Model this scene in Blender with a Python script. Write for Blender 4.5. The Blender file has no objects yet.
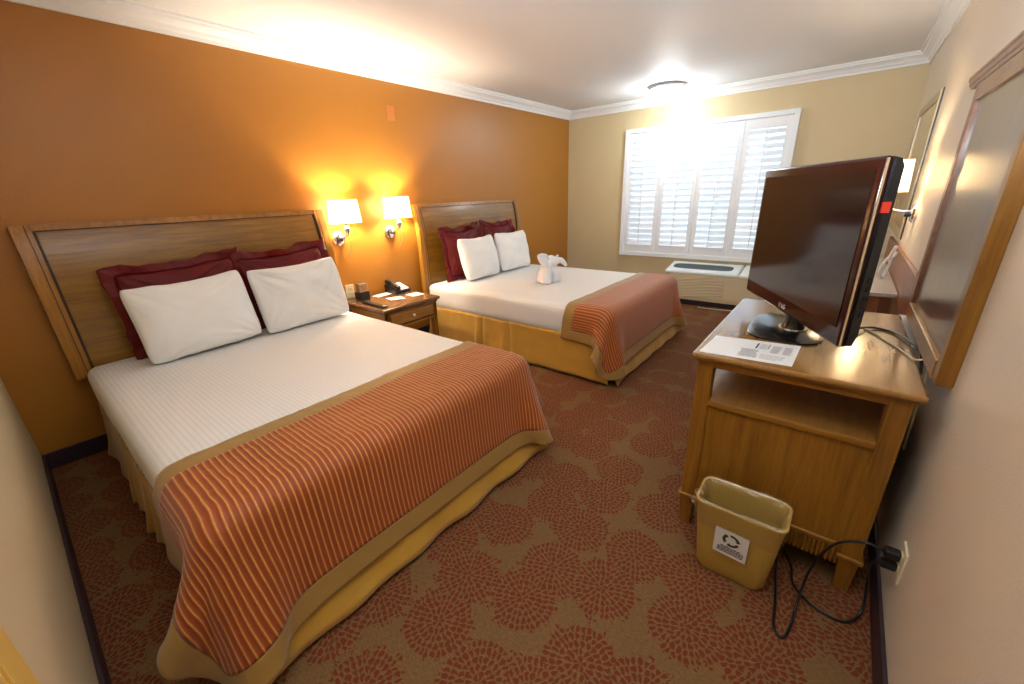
import bpy, bmesh, math, random
import numpy as np
from mathutils import Vector, Matrix, noise
PI = math.pi
scn = bpy.context.scene
COL = scn.collection
W, L, YN, H = 3.659, 5.99, 0.25, 2.44

# ------------------------------------------------------------------ materials
def nt(name):
    m = bpy.data.materials.new(name); m.use_nodes = True
    t = m.node_tree; b = t.nodes['Principled BSDF']
    return m, t, b
def N(t, kind, **k):
    n = t.nodes.new(kind)
    for a, v in k.items():
        if a == 'inp':
            for i, x in v.items(): n.inputs[i].default_value = x
        else: setattr(n, a, v)
    return n
def lk(t, a, ao, b, bi): t.links.new(a.outputs[ao], b.inputs[bi])
def M(t, op, a, b=None, c=None):
    n = t.nodes.new('ShaderNodeMath'); n.operation = op
    for i, x in enumerate((a, b, c)):
        if x is None: continue
        if isinstance(x, (int, float)): n.inputs[i].default_value = x
        else: t.links.new(x, n.inputs[i])
    return n.outputs[0]
def c4(c): return (c[0], c[1], c[2], 1)
def srgb(r, g, b):
    f = lambda v: (v/255/12.92) if v/255 <= .04045 else ((v/255+.055)/1.055)**2.4
    return (f(r), f(g), f(b))
def plain(name, col, rough=.5, metal=0, var=.06, scale=30, bump=0, bscale=200, coat=0, sheen=0, spec=.5):
    m, t, b = nt(name)
    tc = N(t, 'ShaderNodeTexCoord'); n = N(t, 'ShaderNodeTexNoise', inp={'Scale': scale, 'Detail': 3})
    lk(t, tc, 'Object', n, 'Vector')
    r = N(t, 'ShaderNodeMix', data_type='RGBA')
    r.inputs[6].default_value = c4([x*(1-var) for x in col]); r.inputs[7].default_value = c4([min(1, x*(1+var)) for x in col])
    lk(t, n, 'Fac', r, 0); t.links.new(r.outputs[2], b.inputs['Base Color'])
    b.inputs['Roughness'].default_value = rough; b.inputs['Metallic'].default_value = metal
    b.inputs['Coat Weight'].default_value = coat; b.inputs['Sheen Weight'].default_value = sheen
    b.inputs['Specular IOR Level'].default_value = spec
    if bump:
        n2 = N(t, 'ShaderNodeTexNoise', inp={'Scale': bscale, 'Detail': 2}); lk(t, tc, 'Object', n2, 'Vector')
        bp = N(t, 'ShaderNodeBump', inp={'Strength': bump, 'Distance': .004}); lk(t, n2, 'Fac', bp, 'Height'); lk(t, bp, 'Normal', b, 'Normal')
    return m
def wood(name, c1, c2, axis='y', rough=.35, coat=.3, sc=1.0, crough=.15, bump=.08):
    m, t, b = nt(name)
    tc = N(t, 'ShaderNodeTexCoord'); mp = N(t, 'ShaderNodeMapping')
    s = {'x': (1.2, 22, 22), 'y': (22, 1.2, 22), 'z': (22, 22, 1.2)}[axis]
    mp.inputs['Scale'].default_value = [q*sc for q in s]
    lk(t, tc, 'Object', mp, 'Vector')
    n = N(t, 'ShaderNodeTexNoise', inp={'Scale': 1.6, 'Detail': 6, 'Roughness': .65, 'Distortion': .6}); lk(t, mp, 'Vector', n, 'Vector')
    n2 = N(t, 'ShaderNodeTexNoise', inp={'Scale': 6, 'Detail': 4, 'Roughness': .7}); lk(t, mp, 'Vector', n2, 'Vector')
    n3 = N(t, 'ShaderNodeTexNoise', inp={'Scale': 3, 'Detail': 2}); lk(t, tc, 'Object', n3, 'Vector')
    f = M(t, 'ADD', M(t, 'MULTIPLY', n.outputs[0], .5), M(t, 'MULTIPLY', n2.outputs[0], .3))
    f = M(t, 'ADD', f, M(t, 'MULTIPLY', n3.outputs[0], .2))
    cr = N(t, 'ShaderNodeValToRGB'); e = cr.color_ramp.elements
    e[0].position = .36; e[0].color = c4(c2); e[1].position = .62; e[1].color = c4(c1)
    t.links.new(f, cr.inputs[0]); lk(t, cr, 'Color', b, 'Base Color')
    b.inputs['Roughness'].default_value = rough; b.inputs['Coat Weight'].default_value = coat; b.inputs['Coat Roughness'].default_value = crough
    bp = N(t, 'ShaderNodeBump', inp={'Strength': bump, 'Distance': .002}); t.links.new(f, bp.inputs['Height']); lk(t, bp, 'Normal', b, 'Normal')
    return m
def stripes(name, col, axis, pitch, dark=.9, rough=.6, bump=.1, sheen=0):
    m, t, b = nt(name)
    tc = N(t, 'ShaderNodeTexCoord'); sp = N(t, 'ShaderNodeSeparateXYZ'); lk(t, tc, 'Object', sp, 0)
    w = M(t, 'SINE', M(t, 'MULTIPLY', sp.outputs[axis], 2*PI/pitch))
    w = M(t, 'SMOOTH_MIN', M(t, 'SMOOTH_MAX', M(t, 'MULTIPLY', w, 3), -1, .3), 1, .3)
    f = M(t, 'MULTIPLY_ADD', w, .5, .5)
    r = N(t, 'ShaderNodeMix', data_type='RGBA'); t.links.new(f, r.inputs[0])
    r.inputs[6].default_value = c4([x*dark for x in col]); r.inputs[7].default_value = c4(col)
    t.links.new(r.outputs[2], b.inputs['Base Color'])
    b.inputs['Roughness'].default_value = rough; b.inputs['Sheen Weight'].default_value = sheen
    n = N(t, 'ShaderNodeTexNoise', inp={'Scale': 6, 'Detail': 3}); lk(t, tc, 'Object', n, 'Vector')
    h = M(t, 'ADD', M(t, 'MULTIPLY', f, .08), M(t, 'MULTIPLY', n.outputs[0], 2.0))
    bp = N(t, 'ShaderNodeBump', inp={'Strength': bump, 'Distance': .02}); t.links.new(h, bp.inputs['Height']); lk(t, bp, 'Normal', b, 'Normal')
    return m
def corduroy(name, base, ridge, pitch=.0195):
    m, t, b = nt(name)
    uv = N(t, 'ShaderNodeUVMap', uv_map='UVMap'); sp = N(t, 'ShaderNodeSeparateXYZ'); lk(t, uv, 0, sp, 0)
    nz = N(t, 'ShaderNodeTexNoise', inp={'Scale': 9, 'Detail': 3}); lk(t, uv, 0, nz, 'Vector')
    v = M(t, 'ADD', sp.outputs[1], M(t, 'MULTIPLY', nz.outputs[0], .004))
    s = M(t, 'COSINE', M(t, 'MULTIPLY', v, 2*PI/pitch))
    f = M(t, 'POWER', M(t, 'MULTIPLY_ADD', s,   .5, .5), 6)
    fine = N(t, 'ShaderNodeTexNoise', inp={'Scale': 160, 'Detail': 2}); lk(t, uv, 0, fine, 'Vector')
    f2 = M(t, 'MULTIPLY', f, M(t, 'MULTIPLY_ADD', fine.outputs[0], .9, .45))
    r = N(t, 'ShaderNodeMix', data_type='RGBA'); t.links.new(f2, r.inputs[0]); r.clamp_factor = True
    r.inputs[6].default_value = c4(base); r.inputs[7].default_value = c4(ridge)
    t.links.new(r.outputs[2], b.inputs['Base Color'])
    b.inputs['Roughness'].default_value = .62; b.inputs['Sheen Weight'].default_value = .25; b.inputs['Sheen Roughness'].default_value = .4
    bp = N(t, 'ShaderNodeBump', inp={'Strength': .6, 'Distance': .004})
    t.links.new(M(t, 'MULTIPLY_ADD', s, .5, .5), bp.inputs['Height']); lk(t, bp, 'Normal', b, 'Normal')
    return m
def carpet_mat():
    m, t, b = nt('carpet')
    tc = N(t, 'ShaderNodeTexCoord')
    vo = N(t, 'ShaderNodeTexVoronoi', feature='F1', voronoi_dimensions='2D', inp={'Scale': 4.2, 'Randomness': .45}); lk(t, tc, 'Object', vo, 'Vector')
    sv = N(t, 'ShaderNodeVectorMath', operation='SUBTRACT')
    # position output is in scaled space already divided back by Blender
    lk(t, tc, 'Object', sv, 0); lk(t, vo, 'Position', sv, 1)
    sp = N(t, 'ShaderNodeSeparateXYZ'); lk(t, sv, 0, sp, 0)
    wob = N(t, 'ShaderNodeTexNoise', inp={'Scale': 38, 'Detail': 1}); lk(t, tc, 'Object', wob, 'Vector')
    wx = M(t, 'MULTIPLY_ADD', wob.outputs[0], .022, -.011)
    x = M(t, 'ADD', sp.outputs[0], wx); wob2 = N(t, 'ShaderNodeTexNoise', inp={'Scale': 41, 'Detail': 1}); mp2 = N(t, 'ShaderNodeMapping'); mp2.inputs['Location'].default_value = (5, 3, 1); lk(t, tc, 'Object', mp2, 0); lk(t, mp2, 0, wob2, 'Vector')
    y = M(t, 'ADD', sp.outputs[1], M(t, 'MULTIPLY_ADD', wob2.outputs[0], .022, -.011))
    r = M(t, 'SQRT', M(t, 'ADD', M(t, 'MULTIPLY', x, x), M(t, 'MULTIPLY', y, y)))
    th = M(t, 'ARCTAN2', y, x)
    dr = .0245
    rk = M(t, 'DIVIDE', r, dr); k = M(t, 'FLOOR', rk); a = M(t, 'SUBTRACT', M(t, 'SUBTRACT', rk, k), .5)
    n = M(t, 'ROUND', M(t, 'MULTIPLY_ADD', k, 8.0, 5.0))
    ph = M(t, 'MULTIPLY', k, .5)
    q = M(t, 'ADD', M(t, 'MULTIPLY', th, M(t, 'DIVIDE', n, 2*PI)), M(t, 'ADD', ph, 100.0))
    bb = M(t, 'SUBTRACT', M(t, 'FRACT', q), .5)
    # teardrop: narrower inward
    wd = M(t, 'MULTIPLY_ADD', a, .26, .36)
    e = M(t, 'ADD', M(t, 'POWER', M(t, 'ABSOLUTE', M(t, 'DIVIDE', a, .47)), 2.2), M(t, 'POWER', M(t, 'ABSOLUTE', M(t, 'DIVIDE', bb, wd)), 2.0))
    pet = M(t, 'MULTIPLY_ADD', e, -4.0, 4.4); 
    pn = N(t, 'ShaderNodeMapRange', inp={1: 0., 2: 1.}); t.links.new(pet, pn.inputs[0])
    big = N(t, 'ShaderNodeTexNoise', inp={'Scale': 34, 'Detail': 2}); lk(t, tc, 'Object', big, 'Vector')
    lim = M(t, 'MULTIPLY_ADD', big.outputs[0], .10, .075)
    inside = M(t, 'LESS_THAN', r, lim)
    mask = M(t, 'MULTIPLY', pn.outputs[0], inside)
    fib = N(t, 'ShaderNodeTexNoise', inp={'Scale': 260, 'Detail': 3, 'Roughness': .8}); lk(t, tc, 'Object', fib, 'Vector')
    mp = N(t, 'ShaderNodeMapping'); mp.inputs['Scale'].default_value = (60, 260, 1); mp.inputs['Rotation'].default_value = (0, 0, .3); lk(t, tc, 'Object', mp, 'Vector')
    fb2 = N(t, 'ShaderNodeTexNoise', inp={'Scale': 1, 'Detail': 2}); lk(t, mp, 0, fb2, 'Vector')
    g = N(t, 'ShaderNodeMix', data_type='RGBA'); lk(t, fb2, 'Fac', g, 0)
    g.inputs[6].default_value = c4(srgb(80, 56, 30)); g.inputs[7].default_value = c4(srgb(146, 110, 68))
    p = N(t, 'ShaderNodeMix', data_type='RGBA'); lk(t, fib, 'Fac', p, 0)
    p.inputs[6].default_value = c4(srgb(80, 30, 16)); p.inputs[7].default_value = c4(srgb(136, 62, 36))
    r_ = N(t, 'ShaderNodeMix', data_type='RGBA'); t.links.new(mask, r_.inputs[0]); t.links.new(g.outputs[2], r_.inputs[6]); t.links.new(p.outputs[2], r_.inputs[7])
    t.links.new(r_.outputs[2], b.inputs['Base Color'])
    b.inputs['Roughness'].default_value = .9; b.inputs['Specular IOR Level'].default_value = .25
    bp = N(t, 'ShaderNodeBump', inp={'Strength': .5, 'Distance': .004}); lk(t, fib, 'Fac', bp, 'Height'); lk(t, bp, 'Normal', b, 'Normal')
    return m
def emit(name, col, s):
    m, t, b = nt(name)
    b.inputs['Base Color'].default_value = c4(col); b.inputs['Emission Color'].default_value = c4(col); b.inputs['Emission Strength'].default_value = s
    return m

MT = {}
MT['orange'] = plain('orange_paint', (.42, .168, .020), .36, var=.03, scale=4, bump=.25, bscale=160)
MT['tan'] = plain('tan_paint', (.62, .50, .29), .5, var=.03, scale=4, bump=.2, bscale=160)
MT['near'] = plain('beige_paint', (.66, .53, .33), .6, var=.03, scale=4, bump=.3, bscale=160)
MT['cream'] = plain('pale_cream_paint', (.74, .63, .49), .38, var=.02, scale=4, bump=.25, bscale=160)
MT['ceil'] = plain('ceiling_paint', (.84, .83, .83), .6, var=.02, bump=.2, bscale=120)
MT['trimw'] = plain('white_trim', (.84, .84, .83), .4, var=.01)
MT['carpet'] = carpet_mat()
MT['base'] = plain('dark_vinyl', (.035, .018, .025), .5, var=.1)
MT['shutter'] = plain('shutter_white', (.86, .88, .90), .35, var=.01)
MT['hbpanel'] = wood('headboard_veneer', (.35, .165, .011), (.15, .062, .005), 'y', .36, .25, crough=.16)
MT['hbstile'] = wood('headboard_stile', (.44, .19, .018), (.22, .085, .008), 'z', .38, .1)
MT['honey'] = wood('honey_oak', (.36, .155, .015), (.17, .064, .006), 'z', .4, .2)
MT['honeyx'] = wood('honey_oak_across', (.36, .155, .015), (.17, .064, .006), 'x', .4, .2)
MT['honeytop'] = wood('honey_oak_top', (.36, .17, .040), (.27, .12, .024), 'y', .22, .8, crough=.14, bump=0)
MT['ns'] = wood('nightstand_oak', (.46, .22, .05), (.24, .10, .02), 'y', .35, .4)
MT['nstop'] = wood('nightstand_top', (.26, .13, .055), (.12, .055, .022), 'y', .25, .5)
MT['dkwood'] = wood('dark_brown_wood', (.16, .06, .028), (.07, .026, .012), 'z', .3, .5)
MT['redwood'] = wood('red_brown_wood', (.30, .12, .05), (.17, .06, .025), 'y', .42, .15)
MT['panelgloss'] = wood('glossy_panel_veneer', (.20, .11, .065), (.12, .06, .035), 'z', .28, .8, crough=.16)
MT['groove'] = plain('dark_groove', (.05, .022, .008), .5)
MT['sheet'] = stripes('white_sheet', (.84, .82, .80), 1, .019, .93, .55, .18)
MT['pillow'] = plain('white_pillowcase', (.86, .85, .83), .6, var=.01, bump=.3, bscale=9)
MT['wine'] = plain('wine_satin', (.125, .005, .006), .5, var=.3, scale=12, bump=.6, bscale=16, spec=.25)
MT['ochre'] = plain('ochre_velvet', (.52, .28, .028), .6, var=.16, scale=9, bump=.25, bscale=40, sheen=.3)
MT['band'] = plain('tan_satin_band', (.34, .19, .042), .5, var=.1, scale=9, bump=.15, bscale=30, sheen=.2)
MT['cord'] = corduroy('rust_corduroy', (.30, .055, .006), (.70, .31, .07))
MT['chrome'] = plain('chrome', (.8, .8, .82), .12, 1, var=.02)
MT['steel'] = plain('brushed_metal', (.45, .42, .38), .3, 1)
MT['black'] = plain('black_plastic', (.012, .012, .013), .3)
MT['blackgloss'] = plain('gloss_black_plastic', (.010, .008, .008), .22, coat=.2)
MT['screen'] = plain('tv_screen', (.022, .009, .007), .10, var=.1, spec=.45)
MT['redbez'] = plain('dark_red_bezel', (.030, .005, .005), .16, spec=.5)
MT['goldline'] = plain('champagne_strip', (.75, .60, .38), .3, .7)
MT['redst'] = plain('red_sticker', (.65, .04, .02), .4)
MT['paper'] = plain('white_paper', (.85, .84, .83), .6, var=.01)
MT['ink'] = plain('grey_ink', (.10, .10, .11), .6)
MT['bink'] = plain('black_ink', (.015, .015, .015), .6)
MT['acw'] = plain('ac_beige', (.70, .60, .40), .45, var=.02)
MT['actop'] = plain('ac_pale_top', (.78, .82, .80), .35, var=.01)
MT['acdark'] = plain('ac_dark_grille', (.06, .08, .09), .5)
MT['bin'] = plain('mustard_plastic', (.52, .34, .07), .45, var=.04)
MT['ivory'] = plain('ivory_plastic', (.75, .66, .45), .4, var=.01)
MT['orangeplate'] = plain('orange_painted_plate', (.56, .20, .045), .4, var=.02)
MT['whitep'] = plain('white_plastic', (.8, .8, .78), .3, var=.01)
MT['greendot'] = plain('dark_green_ink', (.03, .07, .02), .5)
MT['towel'] = plain('white_towelling', (.82, .80, .79), .9, var=.02, bump=.5, bscale=350, sheen=.3)
MT['mirror'] = plain('mirror_glass', (.85, .85, .82), .03, 1, var=0)
MT['goldfr'] = plain('pale_gold_frame', (.50, .40, .24), .35, .3)
MT['darkfr'] = plain('dark_frame_edge', (.02, .015, .01), .3)
MT['desktop'] = plain('grey_laminate_top', (.42, .40, .37), .25, var=.1, scale=60, coat=.4)
MT['orscreen'] = plain('amber_display', (.55, .25, .05), .2)
def shade_mat():
    m, t, b = nt('lamp_shade_fabric')
    b.inputs['Base Color'].default_value = (.92, .86, .74, 1); b.inputs['Roughness'].default_value = .8
    tr = N(t, 'ShaderNodeBsdfTranslucent', inp={'Color': (.95, .86, .70, 1)})
    mx = N(t, 'ShaderNodeMixShader', inp={0: .55}); lk(t, b, 0, mx, 1); lk(t, tr, 0, mx, 2)
    out = t.nodes['Material Output']; lk(t, mx, 0, out, 'Surface'); return m
MT['shade'] = shade_mat()
MT['bulb'] = emit('lit_bulb', (1, .80, .55), 25)
MT['dome'] = emit('lit_glass_dome', (1, .97, .92), 6)
def film_mat():
    m, t, b = nt('clear_plastic_film')
    tc = N(t, 'ShaderNodeTexCoord')
    mp = N(t, 'ShaderNodeMapping'); mp.inputs['Scale'].default_value = (1, 1, .35); mp.inputs['Rotation'].default_value = (0, .5, 0); lk(t, tc, 'Object', mp, 0)
    n = N(t, 'ShaderNodeTexNoise', inp={'Scale': 38, 'Detail': 3, 'Distortion': 1.2}); lk(t, mp, 0, n, 'Vector')
    bp = N(t, 'ShaderNodeBump', inp={'Strength': 1, 'Distance': .012}); lk(t, n, 'Fac', bp, 'Height')
    g = N(t, 'ShaderNodeBsdfGlossy', inp={'Color': (1, .97, .9, 1), 'Roughness': .12}); lk(t, bp, 'Normal', g, 'Normal')
    tr = N(t, 'ShaderNodeBsdfTransparent', inp={'Color': (.98, .98, .96, 1)})
    df = N(t, 'ShaderNodeBsdfDiffuse', inp={'Color': (.75, .68, .48, 1)})
    m1 = N(t, 'ShaderNodeMixShader', inp={0: .04}); lk(t, tr, 0, m1, 1); lk(t, df, 0, m1, 2)
    lw = N(t, 'ShaderNodeLayerWeight', inp={'Blend': .35})
    m2 = N(t, 'ShaderNodeMixShader'); t.links.new(M(t, 'MULTIPLY_ADD', M(t, 'POWER', lw.outputs['Facing'], 2), .40, .13), m2.inputs[0]); lk(t, m1, 0, m2, 1); lk(t, g, 0, m2, 2)
    lk(t, m2, 0, t.nodes['Material Output'], 'Surface'); return m
MT['film'] = film_mat()
def glass_mat():
    m, t, b = nt('window_glass')
    g = N(t, 'ShaderNodeBsdfGlossy', inp={'Roughness': .02}); tr = N(t, 'ShaderNodeBsdfTransparent', inp={'Color': (.95, .97, .98, 1)})
    mx = N(t, 'ShaderNodeMixShader', inp={0: .07}); lk(t, tr, 0, mx, 1); lk(t, g, 0, mx, 2)
    lk(t, mx, 0, t.nodes['Material Output'], 'Surface'); return m
MT['glass'] = glass_mat()

# ------------------------------------------------------------------ helpers
def thing(name, label, cat, loc=(0, 0, 0), rot=(0, 0, 0), group=None):
    o = bpy.data.objects.new(name, None); COL.objects.link(o); o.empty_display_size = .05
    o.location = loc; o.rotation_euler = rot; o['label'] = label; o['category'] = cat
    if group: o['group'] = group
    return o
def tag(o, label, cat, group=None):
    o['label'] = label; o['category'] = cat
    if group: o['group'] = group
    return o
def obj(name, bm, mat, parent=None, smooth=False, world=True, label=None, autosm=None):
    """links bm as one mesh; vertices are in world coordinates when parent is unrotated (world=True)"""
    me = bpy.data.meshes.new(name)
    bmesh.ops.recalc_face_normals(bm, faces=bm.faces) if smooth != 'raw' else None
    if parent is not None and world:
        off = Vector((0, 0, 0)); q = parent
        while q is not None: off += q.location; q = q.parent
        bmesh.ops.translate(bm, verts=bm.verts, vec=-off)
    bm.to_mesh(me); bm.free()
    if isinstance(mat, (list, tuple)):
        for x in mat: me.materials.append(x)
    else: me.materials.append(mat)
    if smooth:
        for p in me.polygons: p.use_smooth = True
        if autosm: me.set_sharp_from_angle(angle=autosm)
    o = bpy.data.objects.new(name, me); COL.objects.link(o)
    if parent is not None: o.parent = parent
    if label: o['label'] = label
    return o
def single(name, bm, mat, label, cat, base=None, group=None, **k):
    """a thing that is one mesh, origin at its base"""
    if base is None:
        c = [Vector((0, 0, 0))]; vs = [v.co for v in bm.verts]
        base = Vector(((min(v.x for v in vs)+max(v.x for v in vs))/2, (min(v.y for v in vs)+max(v.y for v in vs))/2, min(v.z for v in vs)))
    base = Vector(base); bmesh.ops.translate(bm, verts=bm.verts, vec=-base)
    o = obj(name, bm, mat, **k); o.location = base
    return tag(o, label, cat, group)
def struct(name, bm, mat, parent=None, **k):
    o = obj(name, bm, mat, parent, **k)
    if parent is None: o['kind'] = 'structure'
    return o
def box(bm, a, b, bev=0, seg=2):
    a = Vector(a); b = Vector(b); lo = Vector([min(a[i], b[i]) for i in range(3)]); hi = Vector([max(a[i], b[i]) for i in range(3)])
    vs = [bm.verts.new((x, y, z)) for x in (lo.x, hi.x) for y in (lo.y, hi.y) for z in (lo.z, hi.z)]
    f = []
    for q in ((0, 1, 3, 2), (4, 6, 7, 5), (0, 4, 5, 1), (2, 3, 7, 6), (0, 2, 6, 4), (1, 5, 7, 3)): f.append(bm.faces.new([vs[i] for i in q]))
    if bev:
        es = list({e for x in f for e in x.edges})
        bmesh.ops.bevel(bm, geom=es, offset=bev, segments=seg, affect='EDGES', profile=.5)
    return bm
def B(a, b, bev=0, seg=2): return box(bmesh.new(), a, b, bev, seg)
def tube(bm, pts, r, n=10, caps=True, closed=False):
    pts = [Vector(p) for p in pts]; rings = []
    rr = r if isinstance(r, (list, tuple)) else [r]*len(pts)
    up = Vector((0, 0, 1)); prev = None
    for i, p in enumerate(pts):
        if closed: d = (pts[(i+1) % len(pts)]-pts[i-1])
        else: d = pts[min(i+1, len(pts)-1)]-pts[max(i-1, 0)]
        d.normalize()
        if prev is None:
            s = d.cross(up)
            if s.length < 1e-3: s = d.cross(Vector((1, 0, 0)))
        else: s = prev-d*prev.dot(d)
        s.normalize(); prev = s; t = d.cross(s)
        rings.append([bm.verts.new(p+(s*math.cos(2*PI*k/n)+t*math.sin(2*PI*k/n))*rr[i]) for k in range(n)])
    for i in range(len(rings)-(0 if closed else 1)):
        a, b = rings[i], rings[(i+1) % len(rings)]
        for k in range(n): bm.faces.new((a[k], a[(k+1) % n], b[(k+1) % n], b[k]))
    if caps and not closed: bm.faces.new(rings[0][::-1]); bm.faces.new(rings[-1])
    return bm
def spline(pts, n=8):
    P = [Vector(p) for p in pts]; P = [P[0]*2-P[1]]+P+[P[-1]*2-P[-2]]; out = []
    for i in range(1, len(P)-2):
        for k in range(n):
            t = k/n; a, b, c, d = P[i-1:i+3]
            out.append(.5*((2*b)+(c-a)*t+(2*a-5*b+4*c-d)*t*t+(3*b-a-3*c+d)*t**3))
    out.append(P[-2]); return out
def lathe(bm, prof, c, axis='z', n=28):
    c = Vector(c); rings = []
    for r, h in prof:
        ring = []
        for k in range(n):
            a = 2*PI*k/n; u, v = r*math.cos(a), r*math.sin(a)
            ring.append(bm.verts.new(c+Vector({'z': (u, v, h), 'x': (h, u, v), 'y': (u, h, v)}[axis])))
        rings.append(ring)
    for i in range(len(rings)-1):
        for k in range(n): bm.faces.new((rings[i][k], rings[i][(k+1) % n], rings[i+1][(k+1) % n], rings[i+1][k]))
    if prof[0][0] > 1e-5: bm.faces.new(rings[0][::-1])
    if prof[-1][0] > 1e-5: bm.faces.new(rings[-1])
    bmesh.ops.remove_doubles(bm, verts=bm.verts, dist=1e-6)
    return bm
def prism(bm, poly, axis, a, b, bev=0):
    """poly: 2-D points in the plane normal to axis"""
    def P(q, h): return {'x': (h, q[0], q[1]), 'y': (q[0], h, q[1]), 'z': (q[0], q[1], h)}[axis]
    A = [bm.verts.new(P(q, a)) for q in poly]; C = [bm.verts.new(P(q, b)) for q in poly]; n = len(poly); fs = []
    fs.append(bm.faces.new(A)); fs.append(bm.faces.new(C[::-1]))
    for i in range(n): fs.append(bm.faces.new((A[i], A[(i+1) % n], C[(i+1) % n], C[i])))
    if bev: bmesh.ops.bevel(bm, geom=list({e for f in fs[:2] for e in f.edges}), offset=bev, segments=2, affect='EDGES')
    return bm
def dup(root, loc, label=None, group=None):
    r = root.copy(); COL.objects.link(r); r.location = loc
    if label: r['label'] = label
    if group: r['group'] = group
    for ch in list(root.children):
        c = ch.copy(); COL.objects.link(c); c.parent = r
        for g in ch.children:
            d = g.copy(); COL.objects.link(d); d.parent = c
    return r
def text_bm(s, size, ext=.0004):
    cu = bpy.data.curves.new('lettering', 'FONT'); cu.body = s; cu.size = size; cu.extrude = ext; cu.resolution_u = 3; cu.align_x = 'CENTER'; cu.align_y = 'CENTER'
    o = bpy.data.objects.new('lettering', cu); COL.objects.link(o)
    dg = bpy.context.evaluated_depsgraph_get(); me = bpy.data.meshes.new_from_object(o.evaluated_get(dg))
    bm = bmesh.new(); bm.from_mesh(me); bpy.data.meshes.remove(me); bpy.data.objects.remove(o); bpy.data.curves.remove(cu)
    return bm

# ------------------------------------------------------------------ setting
YB = -2.4          # back of the entry hall behind the camera
XE = 2.57          # entry hall wall
struct('floor', B((-.1, YB, -.1), (W+.1, L+.1, 0)), MT['carpet'])
struct('ceiling', B((-.1, YB, H), (W+.1, L+.1, H+.1)), MT['ceil'])
struct('wall_left', B((-.12, YN-.1, 0), (0, L+.12, H)), MT['orange'])
struct('wall_right', B((W, YB-.12, 0), (W+.12, L+.12, H)), MT['cream'])
WX0, WX1, WZ0, WZ1 = .88, 2.765, .53, 2.12
bm = bmesh.new()
for a, b in (((0, L, 0), (WX0+.05, L+.12, H)), ((WX1-.05, L, 0), (W, L+.12, H)), ((WX0+.05, L, 0), (WX1-.05, L+.12, WZ0+.05)), ((WX0+.05, L, WZ1-.05), (WX1-.05, L+.12, H))): box(bm, a, b)
struct('wall_far', bm, MT['tan'])
struct('wall_near', B((0, YN-.12, 0), (XE, YN, H)), MT['near'])
struct('wall_hall', B((XE-.12, YB, 0), (XE, YN-.12, H)), MT['near'])
struct('wall_back', B((XE-.12, YB-.12, 0), (W+.12, YB, H)), MT['near'])
# baseboards
def bb(name, a, b): struct(name, B(a, b, .004), MT['base'])
bb('baseboard_left', (0, YN+.012, 0), (.012, L, .1)); bb('baseboard_right', (W-.012, YB, 0), (W, L, .1))
bb('baseboard_near', (0, YN, 0), (2.435, YN+.012, .1)); bb('baseboard_far', (.012, L-.012, 0), (W-.012, L, .1))
# crown moulding
CP = [(0, 0), (0, -.095), (.014, -.095), (.018, -.078), (.030, -.070), (.040, -.052), (.062, -.036), (.074, -.030), (.078, -.016), (.095, -.014), (.095, 0)]
def crown(name, axis, a, b, base, sgn):
    bm = bmesh.new(); prism(bm, [(base+sgn*q[0], H+q[1]) for q in CP], axis, a, b); struct(name, bm, MT['trimw'])
crown('trim_1', 'y', YN, L, 0, 1); crown('trim_2', 'y', YB, L, W, -1); crown('trim_3', 'x', 0, W, L, -1); crown('trim_4', 'x', 0, XE, YN, 1)
# door casing at the end of the near wall
bm = bmesh.new(); box(bm, (2.435, YN, 0), (2.57, YN+.022, 2.1), .004); box(bm, (2.50, YN+.02, 0), (2.55, YN+.026, 2.1), .003)
struct('trim_5', bm, plain('yellow_varnished_casing', (.80, .50, .12), .4, var=.06))

# window with plantation shutters
bm = bmesh.new()
F0, F1 = L-.045, L+.02
box(bm, (WX0, F0, WZ0), (WX0+.05, F1, WZ1), .004); box(bm, (WX1-.05, F0, WZ0), (WX1, F1, WZ1), .004)
box(bm, (WX0+.05, F0, WZ1-.05), (WX1-.05, F1, WZ1), .004); box(bm, (WX0+.05, F0, WZ0), (WX1-.05, F1, WZ0+.05), .004)
win = struct('window_1', bm, MT['shutter'])
bm = B((WX0+.05, L+.085, WZ0+.05), (WX1-.05, L+.09, WZ1-.05)); obj('glass_pane', bm, MT['glass'], win, world=False)
bm = bmesh.new(); mx = (WX0+WX1)/2
box(bm, (mx-.02, L+.075, WZ0+.05), (mx+.02, L+.1, WZ1-.05)); box(bm, (WX0+.05, L+.075, WZ0+.05), (WX0+.08, L+.1, WZ1-.05)); box(bm, (WX1-.08, L+.075, WZ0+.05), (WX1-.05, L+.1, WZ1-.05))
obj('sash_frame', bm, MT['shutter'], win, world=False)
pw = (WX1-WX0-.10)/4
SH = []
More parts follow.
